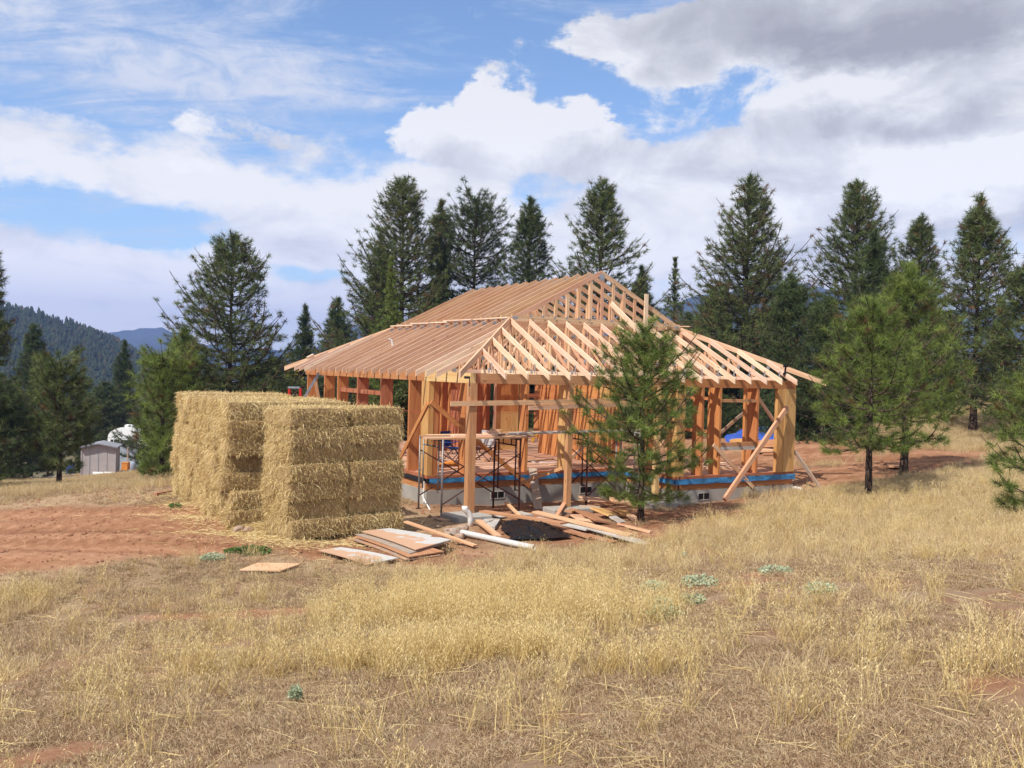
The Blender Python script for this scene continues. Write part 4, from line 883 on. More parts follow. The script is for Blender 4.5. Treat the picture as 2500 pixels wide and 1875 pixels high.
def hollow(name, a, b, r, m, label, cat, parent=None):
    d = (b-a).normalized(); o = MB().tube([a, b], r, 20, False).tube([b, b-d*.4], r*.88, 20, False); o.F.append(tuple(range(19, -1, -1)))
    for k in range(20): o.F.append((20+k, 40+k, 40+(k+1) % 20, 20+(k+1) % 20))
    ob = o.build(name, M[m], parent, None, None, True); return tag(ob, label, cat) if label else ob
hollow('plastic_pipe', p, q, .062, 'pvc', 'long white plastic pipe lying across the front of the rubble', 'pipe')
p = gp(1148, 1284); e = [Vector(p)+Vector(v) for v in ((0, 0, -.1), (0, 0, .16), (-.015, 0, .24), (-.09, .0, .34), (-.13, .0, .37), (-.15, 0, .40), (-.15, 0, .46))]
tag(MB().tube(e, [.062, .062, .064, .066, .066, .07, .07], 16).build('drain_pipe', M['pvc'], None, None, None, True), 'white elbow drain pipe standing up before the corner post', 'pipe')
def pier(label, c, d, top, rz=0):
    W = T(c[0], c[1], top-.45) @ Matrix.Rotation(rz, 4, 'Z'); x, y = d; o = MB().box((-x/2, -y/2, 0), (x/2, y/2, .45)).build('concrete_pier', M['concrete'], None, W); bv = o.modifiers.new('edge', 'BEVEL'); bv.width = .025; bv.segments = 2; return tag(o, label, 'pier', 'concrete piers under the porch posts')
pier('concrete pier under the corner porch post', (.55, .55), (.95, .85), -3.222, .1); pier('concrete pier under the middle porch post', (3.5, .62), (1.15, .62), -3.232, -.05); pier('concrete pier under the porch post behind the young pine', (6.5, .55), (1.1, .6), -3.242, .05)
def rock(label, px, py, r, m, seed, sink=.35, group='loose rocks by the white pipe', name='rock', cat='rock'):
    import bmesh
    bm = bmesh.new(); bmesh.ops.create_icosphere(bm, subdivisions=3, radius=1); rg = random.Random(seed); ax = [Vector((rg.gauss(0, 1), rg.gauss(0, 1), rg.gauss(0, 1))).normalized() for _ in range(9)]; cut = [rg.uniform(.6, .9) for _ in ax]
    for v in bm.verts:
        for a, c_ in zip(ax, cut):
            k = v.co.dot(a)
            if k > c_: v.co -= a*(k-c_)*.9
        v.co.x *= 1.15; v.co.z *= .75; v.co *= r*(1+.04*rg.random())
    me = bpy.data.meshes.new(name); bm.to_mesh(me); bm.free(); p = gp(px, py); o = link(name, me, None, T(p.x, p.y, p.z+r*.75*(1-sink)) @ Matrix.Rotation(rg.uniform(0, 6), 4, 'Z'), None, M[m]); return tag(o, label, cat, group)
rock('pale angular rock directly below the elbow pipe', 1129, 1300, .15, 'rock', 3); rock('pointed tan rock left of the pale angular one', 1108, 1308, .14, 'rock', 4); rock('brown rock touching the end of the white pipe', 1122, 1316, .12, 'rock', 5); rock('small grey rock left of the pointed rock', 1092, 1312, .11, 'rock', 6)
rock('small flat rock behind the pointed one', 1093, 1300, .10, 'rock', 8); rock('little stone alone on the soil above the rocks', 1068, 1289, .06, 'rock', 9); rock('big red clod under the propped board', 1063, 1331, .19, 'red_clod', 10); rock('red clod left of the big one', 1036, 1327, .10, 'red_clod', 11); rock('tiny grey stone left of the red clods', 1024, 1326, .06, 'rock', 12)
rock('flat slab of bark-like rock before the rear stack', 582, 1297, .13, 'rock', 13, .75, 'flat slabs by the straw'); rock('smaller flat slab next to the other before the straw', 606, 1297, .11, 'rock', 14, .75, 'flat slabs by the straw')
def crumple(name, label, cat, C, n, h, m, seed, lift=.03):
    P = [gp(*c) for c in C]; V = []; F = []
    for i in range(n+1):
        for j in range(n+1):
            a = P[0].lerp(P[1], i/n).lerp(P[3].lerp(P[2], i/n), j/n); u, v = i/n, j/n; e = math.sin(PI*u)**.4*math.sin(PI*v)**.4
            f = float(fbm(np.array([u*5.+seed]), np.array([v*4.]), 4, seed)[0]); g = float(fbm(np.array([u*1.6+seed]), np.array([v*1.5]), 2, seed+3)[0])
            a.x += (f-.5)*.3; a.y += (g-.5)*.3; a.z = float(ground_z(a.x, a.y)[0])+lift+h*e*(max(0, g-.30)*2.0)+abs(f-.5)*.30*e*min(1, n/24); V.append(tuple(a))
    F = [(i*(n+1)+j, (i+1)*(n+1)+j, (i+1)*(n+1)+j+1, i*(n+1)+j+1) for i in range(n) for j in range(n)]
    return tag(link(name, mesh(name, V, F, True), None, None, None, M[m]), label, cat)
crumple('plastic_sheet', 'crumpled black plastic sheet in the middle of the board pile', 'plastic', [(1222, 1283), (1332, 1280), (1386, 1318), (1240, 1324)], 60, .16, 'black_plastic', 2, .05)
crumple('blue_tarp', 'royal blue tarp over a lumber pile beyond the right end of the house', 'tarp', [(1768, 1062), (1900, 1060), (1905, 1086), (1768, 1088)], 24, .40, 'tarp_royal', 6, .16)
for i, (a, b, w, l, m) in enumerate([((1790, 1088), (1850, 1088), 1.0, .0, 'ply_yellow'), ((1855, 1092), (1905, 1090), .9, .0, 'brown_board'), ((1850, 1100), (1900, 1104), .5, .0, 'truss'), ((1840, 1108), (1885, 1106), .4, .05, 'fir'), ((1865, 1112), (1895, 1110), .3, .0, 'brown_board')]):
    plank(('yellow stacked lumber under the blue tarp', 'brown lumber under the right of the blue tarp', 'loose salmon boards on the red soil before the tarp', 'pale board on the loose ones before the tarp', 'small brown board nearest the house before the tarp')[i], a, b, w, m, .26 if i < 2 else .08, l, l, 'lumber_stack' if i < 2 else 'scrap_board', 'lumber', 'lumber beyond the house')
plank('short boards on the red bank between the two right pines', (2170, 1142), (2205, 1144), .5, 'fir', .06, .02, .02, group=None)
tag(MB().tube([gp(1938, 1196)+Vector((0, 0, .05)), gp(1958, 1199)+Vector((0, 0, .05))], [.07, .05], 10).build('white_pipe_end', M['pvc'], None, None, None, True), 'white pipe stub in the grass at the right foundation corner', 'pipe')
tag(MB().tube([gp(1030, 1232)+Vector((0, 0, .25)), gp(1038, 1236)+Vector((0, 0, .12)), gp(1050, 1245)+Vector((0, 0, .0))], .02, 8).build('conduit', M['pvc'], None, None, None, True), 'thin white conduit bent down beside the left scaffold', 'pipe')
tag(MB().box((.572, 3.02, -3.3), (.592, 3.08, -2.75)).build('white_strip', M['pvc']), 'thin white strip upright at the left porch corner of the foundation', 'pipe')

# ---- shed, trailer and clutter down the slope to the left
def at_scene(px, py, d): p = at_depth(px, py, d); p.z = gnd(p.x, p.y); return p
sd = 60.; p0 = at_depth(197, 1168, sd); p1 = at_depth(281, 1168, sd+.6); gs = min(at_depth(240, 1168, sd).z, 0); W = Matrix(((*(p1-p0).normalized(), 0),)*1+((0, 0, 0, 0),)*3)
dx = (p1-p0); dx.z = 0; Lw = dx.length; ang = math.atan2(dx.y, dx.x); Ws = T(p0.x, p0.y, gs-.1) @ Matrix.Rotation(ang, 4, 'Z')
shed = thing('shed', 'small beige garden shed with grey low gable roof behind the lone left pine', 'shed', (p0.x, p0.y, gs-.1), ang); hw = 2.12; Dp = 2.0
MB().prism([(0, 0), (Lw, 0), (Lw, hw), (Lw/2, hw+.22), (0, hw)], Dp).build('walls', M['shed'], shed, Ws)
rf = MB().prism([(-.12, hw+.005), (Lw/2, hw+.265), (Lw+.15, hw+.005), (Lw+.15, hw+.09), (Lw/2, hw+.345), (-.12, hw+.09)], Dp+.5, T(0, -.25, 0)).build('roof', M['shed_roof'], shed, Ws @ T(0, 0, 0))
for k in range(1, 4): MB().box((Lw*k/4-.01, -.02, .05), (Lw*k/4+.01, -.002, hw-.02)).build('panel_joint', M['grey'], shed, Ws)
MB().box((-.02, -.03, 0), (.05, -.002, hw)).box((Lw-.05, -.03, 0), (Lw+.02, -.002, hw)).build('corner_trim', M['shed'], shed, Ws)
td = 67.; t0 = at_depth(263, 1085, td); tr = thing('travel_trailer', 'white travel trailer with rounded nose and window strip half hidden behind the pine', 'trailer', (t0.x, t0.y, gs-1.0), ang+.02); Wt = T(*t0) @ Matrix.Rotation(-YAW-.15, 4, 'Z')
up_ = [(0, 0), (-.02, .35), (.02, .72), (.22, .98), (.62, 1.18), (.95, 1.30), (7.4, 1.32), (7.4, 0)]
MB().prism(up_, 2.3).build('body', M['white'], tr, Wt); MB().box((1.0, .02, -2.4), (7.4, 2.25, -.02)).build('lower_body', M['grey'], tr, Wt)
MB().box((.7, .1, -.5), (1.0, 2.2, -.02)).build('nose_gap_shade', M['strap'], tr, Wt)  # dark box put in for the shade of the gap under the nose
wf = MB().box((.18, -.04, .06), (2.5, -.003, .44)).build('window_frame', M['white'], tr, Wt)
for a, b in ((.26, .48), (.54, 1.0), (1.06, 1.28), (1.38, 1.85), (1.93, 2.42)): MB().box((a, -.055, .11), (b, -.042, .39)).build('pane', M['glass'], wf, Wt)
MB().box((0.05, -.02, .50), (7.4, -.003, .53)).build('trim_strip', M['grey'], tr, Wt)
MB().tube([(1.05, 1.1, 1.30), (1.05, 1.1, 1.42), (1.05, 1.1, 1.48)], [.34, .33, .2], 16).build('roof_vent', M['white'], tr, Wt, None, True); MB().box((.42, .8, 1.05), (.75, 1.4, 1.2)).build('roof_hatch', M['white'], tr, Wt)
for x in (4.3, 5.2): MB().tube([(x, -.02, -2.35), (x, .22, -2.35)], .36, 20).build('wheel', M['strap'], tr, Wt)
for i, (x0, x1) in enumerate(((224, 250), (252, 277))):
    a = at_depth(x0, 1171, 58); b = at_depth(x1, 1171, 58); L = (b-a).length; Wp = T(*a) @ Matrix.Rotation(-YAW, 4, 'Z') @ Matrix.Rotation(-.25, 4, 'X'); arc = [(L*.78-L*.28*(1-math.cos(t_)), .30*math.sin(t_)) for t_ in np.linspace(0, PI, 9)]
    poly = [(0, 0), (0, .52), (L, .52), (L, 0)]+arc; tag(MB().prism(poly, .05).build('arched_board', M['white'], None, Wp), ('left of the two white arched panels leaning on the shed', 'right of the two white arched panels leaning on the shed')[i], 'panel', 'white arched panels by the shed')
def small(label, cat, name, px, py, d, sz, m, rz=0): p = at_depth(px, py, d); W = T(*p) @ Matrix.Rotation(rz-YAW, 4, 'Z'); x, y, z = sz; v = MB(); v.prism([(-x/2, 0), (-x/2*.9, z*.7), (-x/2*.6, z), (x/2*.7, z), (x/2, z*.6), (x/2*.95, 0)], y); return tag(v.build(name, M[m], None, W), label, cat)
small('small white tub tipped over in front of the shed', 'tub', 'tub', 212, 1172, 57, (.4, .3, .25), 'white', .3); small('orange machine part lying right of the white panels', 'machine', 'machine_part', 279, 1170, 57.5, (.55, .4, .2), 'orange', .2); small('black machine part beside the orange one', 'machine', 'machine_part', 290, 1168, 57.6, (.3, .3, .22), 'black_steel')
tp = at_depth(304, 1166, 59); mt_ = thing('generator', 'orange machine on a dark stand at the right corner of the shed', 'machine', tp, -YAW); Wm = T(*tp) @ Matrix.Rotation(-YAW, 4, 'Z')
MB().box((-.22, 0, .5), (.18, .4, .95)).build('housing', M['orange'], mt_, Wm); MB().box((-.24, -.02, .953), (.2, .42, 1.0)).build('cover', M['orange'], mt_, Wm)
for q in (-.2, .16): MB().box((q, .05, 0), (q+.05, .1, .5)).build('leg', M['strap'], mt_, Wm)
MB().tube([(.0, -.02, .3), (.0, .1, .3)], .16, 12).build('wheel', M['strap'], mt_, Wm)
tk = at_depth(322, 1160, 61); tag(MB().tube([(0, 0, 0), (0, 0, .8), (0, 0, .95)], [.26, .26, .12], 14).build('gas_tank', M['grey'], None, T(*tk), None, True), 'pale grey gas tank right of the orange machine', 'tank'); tag(MB().tube([(0, 0, 0), (0, 0, 1.9)], .04, 6).build('wooden_stake', M['old'], None, T(*at_depth(311, 1160, 60))), 'dark wooden stake between the shed and the tank', 'stake')
tag(MB().tube([(0, 0, 0), (0, 0, .02), (0, 0, .6), (0, 0, .65)], [.24, .26, .26, .24], 14).build('blue_barrel', M['tarp_royal'], None, T(*at_depth(172, 1155, 59)), None, True), 'blue barrel just left of the shed', 'barrel')
for i, (a, b) in enumerate([((75, 1168), (120, 1160)), ((90, 1172), (150, 1166)), ((125, 1170), (185, 1168))]):
    p, q = at_scene(*a, 55), at_scene(*b, 56); tag(member('old_board', p+Vector((0, 0, .1)), q+Vector((0, 0, .15)), .25, .05, M['grey_board'], None), ('weathered board farthest left on the ground before the far trees', 'middle weathered board on the ground left of the shed', 'weathered board touching the left side of the shed')[i], 'board', 'weathered boards left of the shed')

# ---------------------------------------------------------------- trees
def unit(v): return v/(np.linalg.norm(v, axis=-1, keepdims=True)+1e-9)
def make_pine(name, h, R, cb, seed, prof='pine', needle=.30, nn=30, nw=.024, sp=.44, br=7, dens=1., m='needle_far', dead=.03, droop=.12, tr=None, lean=0, gap=.14, step=.50):
    R = R*(1.2 if 'near' in m or prof in ('column', 'cone', 'oval') else 1.42); r = np.random.default_rng(seed); tr = tr or .012*h+.04
    tz = np.linspace(0, h*.985, 14); wob = np.cumsum(r.normal(0, .012*h/14, (14, 2)), 0)
    axis = lambda z: np.array([np.interp(z, tz, wob[:, 0]), np.interp(z, tz, wob[:, 1]), z])
    mb = MB(); mb.tube([axis(z) for z in tz], [max(tr*(1-.93*z/h)**1.0*(1.25 if i == 0 else 1), .012) for i, z in enumerate(tz)], 9); lb = MB()
    pr = {'pine': lambda t: (1-t)**.86*min(1, .66+t*1.9)+.03, 'cone': lambda t: (1-t)**.95+.02, 'oval': lambda t: math.sqrt(max(0, 1-((t-.33)/.69)**2))*.97+.05 if t > .33 else .72+.28*t/.33,
          'round': lambda t: min(1, .72+t*1.1)*min(1, (1-t)**.75*1.25+.04),
          'column': lambda t: min(1, (1-t)*2.3+.05)*(.7+.3*math.sin(t*9+seed))}[prof]
    TP, TD, TS = [], [], []; z = cb*h
    while z < h*.985:
        t = (z-cb*h)/(h*(1-cb)); k = br if t < .9 else 4; a0 = r.random()*6.28; zz = z
        for b in range(k):
            if r.random() < gap*(1-t*.5): continue
            az = a0+b*2*PI/k+r.normal(0, .22); L = R*pr(t)*(r.uniform(.6, 1.14) if t < .95 else .8)
            L *= .82+.36*float(vnoise(np.array([az*1.3+seed]), np.array([z*.55]), seed)[0])
            if L < .12: L = .12
            rise = (-.12+1.0*t)+r.normal(0, .10)-(.25 if t < .08 else 0)+(.12 if 'near' in m else 0); n = max(3, int(L/.22)+2); s = np.linspace(0, 1, n)
            zb = zz+r.normal(0, sp*.22); o = axis(min(zb, h)); d = np.array([math.cos(az), math.sin(az), 0]); pts = o+d*(s*L)[:, None]; pts[:, 2] += rise*L*s-droop*L*np.sin(s*PI)*.5+.36*L*s**3*(1-t*.6)
            sd = np.array([-d[1], d[0], 0]); pts += sd*(np.sin(s*2.5)*r.normal(0, .06)*L)[:, None]
            r0 = max(.008, min(tr*.38, .014*L+.006)); lb.tube([tuple(p) for p in pts], [r0*(1-.75*q)+.003 for q in s], 4, False)
            s0 = .22 if L > .8 else .05; ns = max(2, int(L*(1-s0)/step*dens))
            for q in range(ns+1):
                f = s0+(1-s0)*(q+r.random()*.6)/(ns+.6); f = min(f, 1.); P = np.array([np.interp(f, s, pts[:, i]) for i in range(3)]); TP.append(P); g = unit(d+np.array([0, 0, .45+.3*t])+r.normal(0, .2, 3)); TD.append(g); TS.append(t)
                if q < ns and L > .45:
                    for sg in (-1, 1):
                        l2 = (1-f)*L*.62*r.uniform(.6, 1.15)+.16; g2 = unit(d*.75+sd*sg*.8+np.array([0, 0, .22])+r.normal(0, .15, 3)); m2 = max(1, int(l2/step))
                        if l2 > .25: lb.tube([tuple(P), tuple(P+g2*l2)], [r0*.4, .003], 3, False)
                        for w in range(m2): TP.append(P+g2*l2*(w+1)/m2); TD.append(unit(g2+np.array([0, 0, .35]))); TS.append(t)
        z += sp*(1-.45*t)*r.uniform(.8, 1.2)
    TP.append(axis(h*.985)); TD.append(np.array([0, 0, 1.])); TS.append(1)
    TP, TD, TS = np.array(TP), np.array(TD), np.array(TS); n = len(TP); D = unit(TD[:, None]*.62+unit(r.normal(size=(n, nn, 3)))*1.0)
    P = TP[:, None]-TD[:, None]*(r.random((n, nn, 1))*needle*.8); L = needle*r.uniform(.65, 1.15, (n, nn)); tn = np.clip(r.normal(.5, .24, n), .13, 1); tn[r.random(n) < dead] = r.random()*.05
    tn = np.clip(tn[:, None]+r.normal(0, .06, (n, nn)), 0, 1); tn[tn < .1] = .02
    N = n*nn; V, F, ti = blades(P.reshape(N, 3), D.reshape(N, 3), L.ravel(), np.full(N, nw), tn.ravel(), r)
    crown = np_mesh('crown', V, F, ti); crown.materials.append(M[m])
    trunk = mesh('trunk', mb.V, mb.F, True); trunk.materials.append(M['bark']); limbs = mesh('branches', lb.V, lb.F, True); limbs.materials.append(M['twig'])
    return trunk, limbs, crown
def put_tree(name, ms, label, cat, loc, rz=0, sc=1, group=None, s3=None):
    t = tag(link(name, None, None, T(*loc) @ Matrix.Rotation(rz, 4, 'Z') @ Matrix.Diagonal((*(s3 or (sc, sc, sc)), 1))), label, cat, group); W = WM[t.name]
    link('trunk', ms[0], t, W); link('branches', ms[1], t, W, 'stuff'); link('crown', ms[2], t, W, 'stuff'); return t
def spec(px, ytop, d, hw):
    p = at_depth(px, ytop, d); g = gnd(p.x, p.y); return Vector((p.x, p.y, g-.05)), p.z-g, hw*d/FPX
def pine(px, ytop, d, hw, label, seed, name='pine_tree', cat='pine tree', group=None, **k):
    loc, h, R = spec(px, ytop, d, hw); return put_tree(name, make_pine(name, h, R, k.pop('cb', .12), seed, **k), label, cat, loc, 0, 1, group)
NEAR = dict(m='needle_near', needle=.22, nn=95, nw=.009, sp=.40, dead=.04)
MID = dict(m='needle_near', needle=.25, nn=60, nw=.012, sp=.40, step=.40, dead=.04)
pine(1577, 792, 21.4, 154, 'young green pine standing right before the porch of the house', 101, cb=.17, prof='round', tr=.085, **{**NEAR, 'nn': 90, 'step': .36, 'sp': .40}, br=6, gap=.12)
pine(2135, 735, 22.6, 168, 'bright green bushy pine with dark bare trunk, nearest of the right-hand group', 102, cb=.30, prof='round', tr=.10, **NEAR, br=6)
pine(2222, 640, 26.5, 165, 'tall bushy pine directly behind the nearest right-hand pine', 103, cb=.20, tr=.13, **{**MID, 'dead': .04}, prof='pine')
pine(2560, 800, 17.5, 150, 'pine at the right picture edge reaching in with low branches', 104, cb=.10, **{**NEAR, 'nn': 80, 'step': .4}, prof='pine')
pine(2395, 478, 37, 122, 'tall pine with bare lower trunk standing alone in the grass at the right', 105, cb=.17, dead=.05, prof='pine')
pine(2520, 610, 34, 120, 'dark pine cut by the right picture edge', 106, cb=.15, dead=.03)
pine(2249, 522, 47, 105, 'narrow-topped pine between the two tallest right-hand pines', 107, cb=.15, dead=.06)
pine(2098, 432, 46, 138, 'tall open pine right of the blue hill glimpse', 108, cb=.12, dead=.05, gap=.2)
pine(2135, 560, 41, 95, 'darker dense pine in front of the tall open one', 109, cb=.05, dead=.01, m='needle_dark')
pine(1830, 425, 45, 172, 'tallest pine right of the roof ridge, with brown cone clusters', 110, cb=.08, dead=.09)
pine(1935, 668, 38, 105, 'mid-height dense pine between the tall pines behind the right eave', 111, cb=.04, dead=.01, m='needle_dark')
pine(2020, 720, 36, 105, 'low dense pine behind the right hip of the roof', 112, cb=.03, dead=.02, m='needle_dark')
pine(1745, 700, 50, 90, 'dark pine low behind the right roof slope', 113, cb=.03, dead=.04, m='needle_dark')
pine(1650, 622, 52, 50, 'thin sparse fir just right of the ridge', 114, name='fir_tree', cat='fir tree', cb=.05, dead=.02, prof='cone', needle=.16, gap=.25)
pine(1568, 645, 50, 62, 'small pine peeking over the right roof slope', 115, cb=.08, dead=.05)
pine(1470, 430, 48, 150, 'broad open pine directly behind the roof ridge', 116, cb=.12, dead=.02, gap=.18)
pine(1300, 476, 50, 108, 'slim pointed pine left of the ridge pine', 117, cb=.05, dead=.01, prof='pine', m='needle_dark')
pine(1163, 478, 52, 88, 'dark rounded dense conifer behind the ridge, between slim ones', 118, cb=.22, dead=.01, prof='oval', m='needle_dark')
pine(1080, 486, 53, 64, 'narrow fir squeezed between the tallest pine and the rounded conifer', 119, name='fir_tree', cat='fir tree', cb=.2, dead=.06, prof='column')
pine(990, 424, 50, 165, 'tallest pine left of the roof, with knobbly open crown', 120, cb=.12, dead=.06, prof='pine', gap=.2)
pine(930, 560, 51, 60, 'lower left shoulder pine of the tallest left pine', 121, cb=.12, dead=.05, gap=.2)
pine(958, 622, 41, 72, 'dense green cedar cone rising behind the left roof slope', 122, name='cedar_tree', cat='cedar tree', cb=.03, dead=.02, prof='cone', needle=.15, nn=22, nw=.024, step=.22, sp=.34, m='needle_near')
pine(825, 726, 60, 74, 'small dark conifer left of the cedar, above the eave', 123, cb=.05, m='needle_dark', nw=.026)
pine(747, 746, 62, 52, 'slimmest little conifer farther left above the eave', 124, cb=.05, m='needle_dark', nw=.026)
pine(572, 572, 43, 186, 'big spreading pine standing alone left of the house', 125, cb=.14, dead=.01, prof='pine', droop=.2)
pine(400, 862, 28.5, 74, 'dense low pine with short trunk just left of the straw', 126, cb=.14, prof='oval', tr=.10, **MID)
pine(452, 800, 40, 100, 'rounded pine rising behind the dense low one', 127, cb=.05, m='needle_near')
pine(150, 872, 31, 74, 'lone dark green pine before the beige shed', 128, cb=.22, prof='oval', tr=.10, **{**MID, 'm': 'needle_far', 'nw': .014})
pine(-25, 560, 38, 72, 'sparse tall pine at the left picture edge', 129, cb=.10, dead=.05, gap=.35)
pine(-10, 905, 30, 85, 'dark low pine filling the left picture edge', 130, cb=.06, m='needle_dark')
pine(80, 785, 66, 75, 'dark conifer on the left before the wooded hill', 131, cb=.02, m='needle_dark', nw=.028, prof='pine')
pine(306, 828, 78, 66, 'dark fir right of it before the wooded hill', 132, name='fir_tree', cat='fir tree', cb=.02, m='needle_dark', prof='cone', nw=.028)
# the wood behind: shared crowns, one object each
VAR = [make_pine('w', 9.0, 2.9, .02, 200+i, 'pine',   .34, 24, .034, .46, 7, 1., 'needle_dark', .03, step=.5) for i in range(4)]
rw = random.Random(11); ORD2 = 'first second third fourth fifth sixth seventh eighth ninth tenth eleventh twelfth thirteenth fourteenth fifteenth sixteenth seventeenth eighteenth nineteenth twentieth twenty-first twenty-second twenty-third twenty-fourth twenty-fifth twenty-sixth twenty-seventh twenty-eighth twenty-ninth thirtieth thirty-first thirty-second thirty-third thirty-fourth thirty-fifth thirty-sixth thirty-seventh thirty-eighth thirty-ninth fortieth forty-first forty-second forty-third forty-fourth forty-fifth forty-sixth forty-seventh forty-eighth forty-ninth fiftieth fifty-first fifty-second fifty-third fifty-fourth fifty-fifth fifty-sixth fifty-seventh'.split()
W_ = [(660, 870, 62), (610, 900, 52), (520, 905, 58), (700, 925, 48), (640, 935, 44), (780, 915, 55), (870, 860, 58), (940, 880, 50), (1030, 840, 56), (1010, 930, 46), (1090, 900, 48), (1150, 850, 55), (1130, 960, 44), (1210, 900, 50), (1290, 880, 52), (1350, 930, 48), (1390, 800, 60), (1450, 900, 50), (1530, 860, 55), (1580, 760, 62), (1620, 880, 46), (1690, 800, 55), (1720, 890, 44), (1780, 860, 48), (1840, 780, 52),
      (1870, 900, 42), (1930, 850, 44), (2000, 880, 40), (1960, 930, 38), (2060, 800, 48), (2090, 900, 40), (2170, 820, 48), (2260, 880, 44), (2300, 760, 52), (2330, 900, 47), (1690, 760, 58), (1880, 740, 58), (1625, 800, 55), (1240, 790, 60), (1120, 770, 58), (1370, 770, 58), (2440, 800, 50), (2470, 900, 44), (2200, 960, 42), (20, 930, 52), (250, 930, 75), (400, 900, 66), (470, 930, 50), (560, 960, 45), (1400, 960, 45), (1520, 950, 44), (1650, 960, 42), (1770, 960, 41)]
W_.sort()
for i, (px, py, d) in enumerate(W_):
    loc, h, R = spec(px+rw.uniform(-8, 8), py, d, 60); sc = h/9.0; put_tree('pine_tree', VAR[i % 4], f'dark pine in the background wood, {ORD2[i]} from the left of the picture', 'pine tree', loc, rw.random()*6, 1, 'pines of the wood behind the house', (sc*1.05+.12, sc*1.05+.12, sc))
def leafy(h, R, seed, m, leaf=.13, n=5200, blobs=16):
    r = np.random.default_rng(seed); mb = MB(); lb = MB(); C = []
    for k in range(blobs):
        a = r.random()*6.28; q = r.random()**.6; z = h*r.uniform(.22, .88); rad = R*.62*math.sqrt(max(.05, 1-((z/h-.48)/.56)**2))*q; c = np.array([math.cos(a)*rad, math.sin(a)*rad, z]); C.append((c, R*r.uniform(.28, .48)))
        lb.tube([(0, 0, h*.12), tuple(c*np.array([.45, .45, .7])), tuple(c)], [.05, .03, .012], 5, False)
    mb.tube([(0, 0, 0), (.03, 0, h*.3), (0, .04, h*.7)], [.035*R+.04, .03*R+.03, .02], 7)
    idx = r.integers(0, blobs, n); c = np.array([C[i][0] for i in idx]); rr_ = np.array([C[i][1] for i in idx]); P = c+unit(r.normal(size=(n, 3)))*(rr_*r.random(n)**.35)[:, None]; P[:, 2] = np.maximum(P[:, 2], .05)
    D = unit(r.normal(size=(n, 3))+np.array([0, 0, -.2])); bt = np.clip(r.normal(.5, .2, blobs), 0, 1); V, F, ti = blades(P, D, leaf*r.uniform(.6, 1.2, n), leaf*.8*r.uniform(.6, 1.2, n), np.clip(bt[idx]+r.normal(0, .15, n), 0, 1), r)
    cr = np_mesh('crown', V, F, ti); cr.materials.append(M[m]); tk_ = mesh('trunk', mb.V, mb.F, True); tk_.materials.append(M['bark']); lm = mesh('branches', lb.V, lb.F, True); lm.materials.append(M['twig']); return tk_, lm, cr
for px, py, d, hw, m, lab, sd_ in [(205, 880, 84, 55, 'leaf', 'brownish oak between the two dark conifers on the left', 1), (240, 945, 80, 70, 'leaf', 'wide olive brown oak right above the shed', 2), (120, 960, 64, 55, 'leaf', 'olive bush behind the lone left pine', 3), (300, 945, 82, 60, 'leaf', 'oak in autumn tints above the white trailer', 4), (30, 945, 58, 45, 'leaf_yellow', 'yellowish shrub at the far left', 5),
                              (725, 868, 50, 45, 'leaf_yellow', 'yellow-green shrub right behind the left eave tip', 6), (690, 930, 44, 50, 'leaf', 'leafy shrub behind the red stepladder', 7), (985, 930, 36, 40, 'leaf', 'dark leafy shrub seen between the left wall posts', 8), (880, 935, 42, 45, 'leaf', 'leafy shrub seen through the left wall openings', 9), (345, 905, 85, 45, 'leaf', 'leafy crown peeking behind the dense low pine', 10)]:
    loc, h, R = spec(px, py, d, hw); put_tree('leafy_tree', leafy(h, R, 300+sd_, m, .16 if d < 50 else .22), lab, 'tree', loc)

# ---------------------------------------------------------------- dry grass
def clump(kind, seed):
    r = np.random.default_rng(seed)
    if kind == 'dull':     # low matted tuft
        n = 46; a = r.random(n)*6.28; q = r.random(n)**.6*.10; P = np.stack([np.cos(a)*q, np.sin(a)*q, np.full(n, -.005)], 1); D = unit(r.normal(size=(n, 3))*[.75, .75, .3]+[0, 0, .42]); D[:, 2] = np.abs(D[:, 2])
        return blades(P, D, r.uniform(.04, .13, n), r.uniform(.0025, .005, n), r.random(n), r, .5, 2)
    if kind == 'pale':     # fine dense upright grass
        n = 60; a = r.random(n)*6.28; q = r.random(n)**.5*.13; P = np.stack([np.cos(a)*q, np.sin(a)*q, np.full(n, -.01)], 1); D = unit(r.normal(size=(n, 3))*[.34, .34, .1]+[.10, .02, 1.])
        return blades(P, D, r.uniform(.14, .34, n), r.uniform(.003, .006, n), r.random(n), r, .25, 2)
    if kind == 'oat':      # tall stalks with hanging spikelets
        n = 20; a = r.random(n)*6.28; q = r.random(n)**.6*.09; P = np.stack([np.cos(a)*q, np.sin(a)*q, np.full(n, -.01)], 1); D = unit(r.normal(size=(n, 3))*[.26, .26, .1]+[.05, 0, 1.]); L = r.uniform(.22, .50, n)
        V, F, t = blades(P, D, L, r.uniform(.003, .0045, n), r.uniform(.1, .8, n), r, .12, 2); k = 5*n; tip = P+D*(L*.97)[:, None]; ii = r.integers(0, n, k)
        P2 = tip[ii]-D[ii]*(r.random(k)*L[ii]*.35)[:, None]+r.normal(0, .012, (k, 3)); D2 = unit(r.normal(size=(k, 3))*[.4, .4, .2]+[0, 0, -.9]); V2, F2, t2 = blades(P2, D2, r.uniform(.018, .032, k), r.uniform(.005, .008, k), r.uniform(.7, 1, k), r)
        return np.concatenate([V, V2]), np.concatenate([F, F2+len(V)]), np.concatenate([t, t2])
    n = 7; P = np.c_[r.normal(0, .1, (n, 2)), r.uniform(.01, .05, n)]; D = unit(r.normal(size=(n, 3))*[1, 1, .10])   # fallen stalks
    return blades(P, D, r.uniform(.15, .55, n), r.uniform(.003, .006, n), r.uniform(.5, 1, n), r, .03, 2)
gcol = bpy.data.collections.new('grass_sources'); KIDX = {}; gi = 0
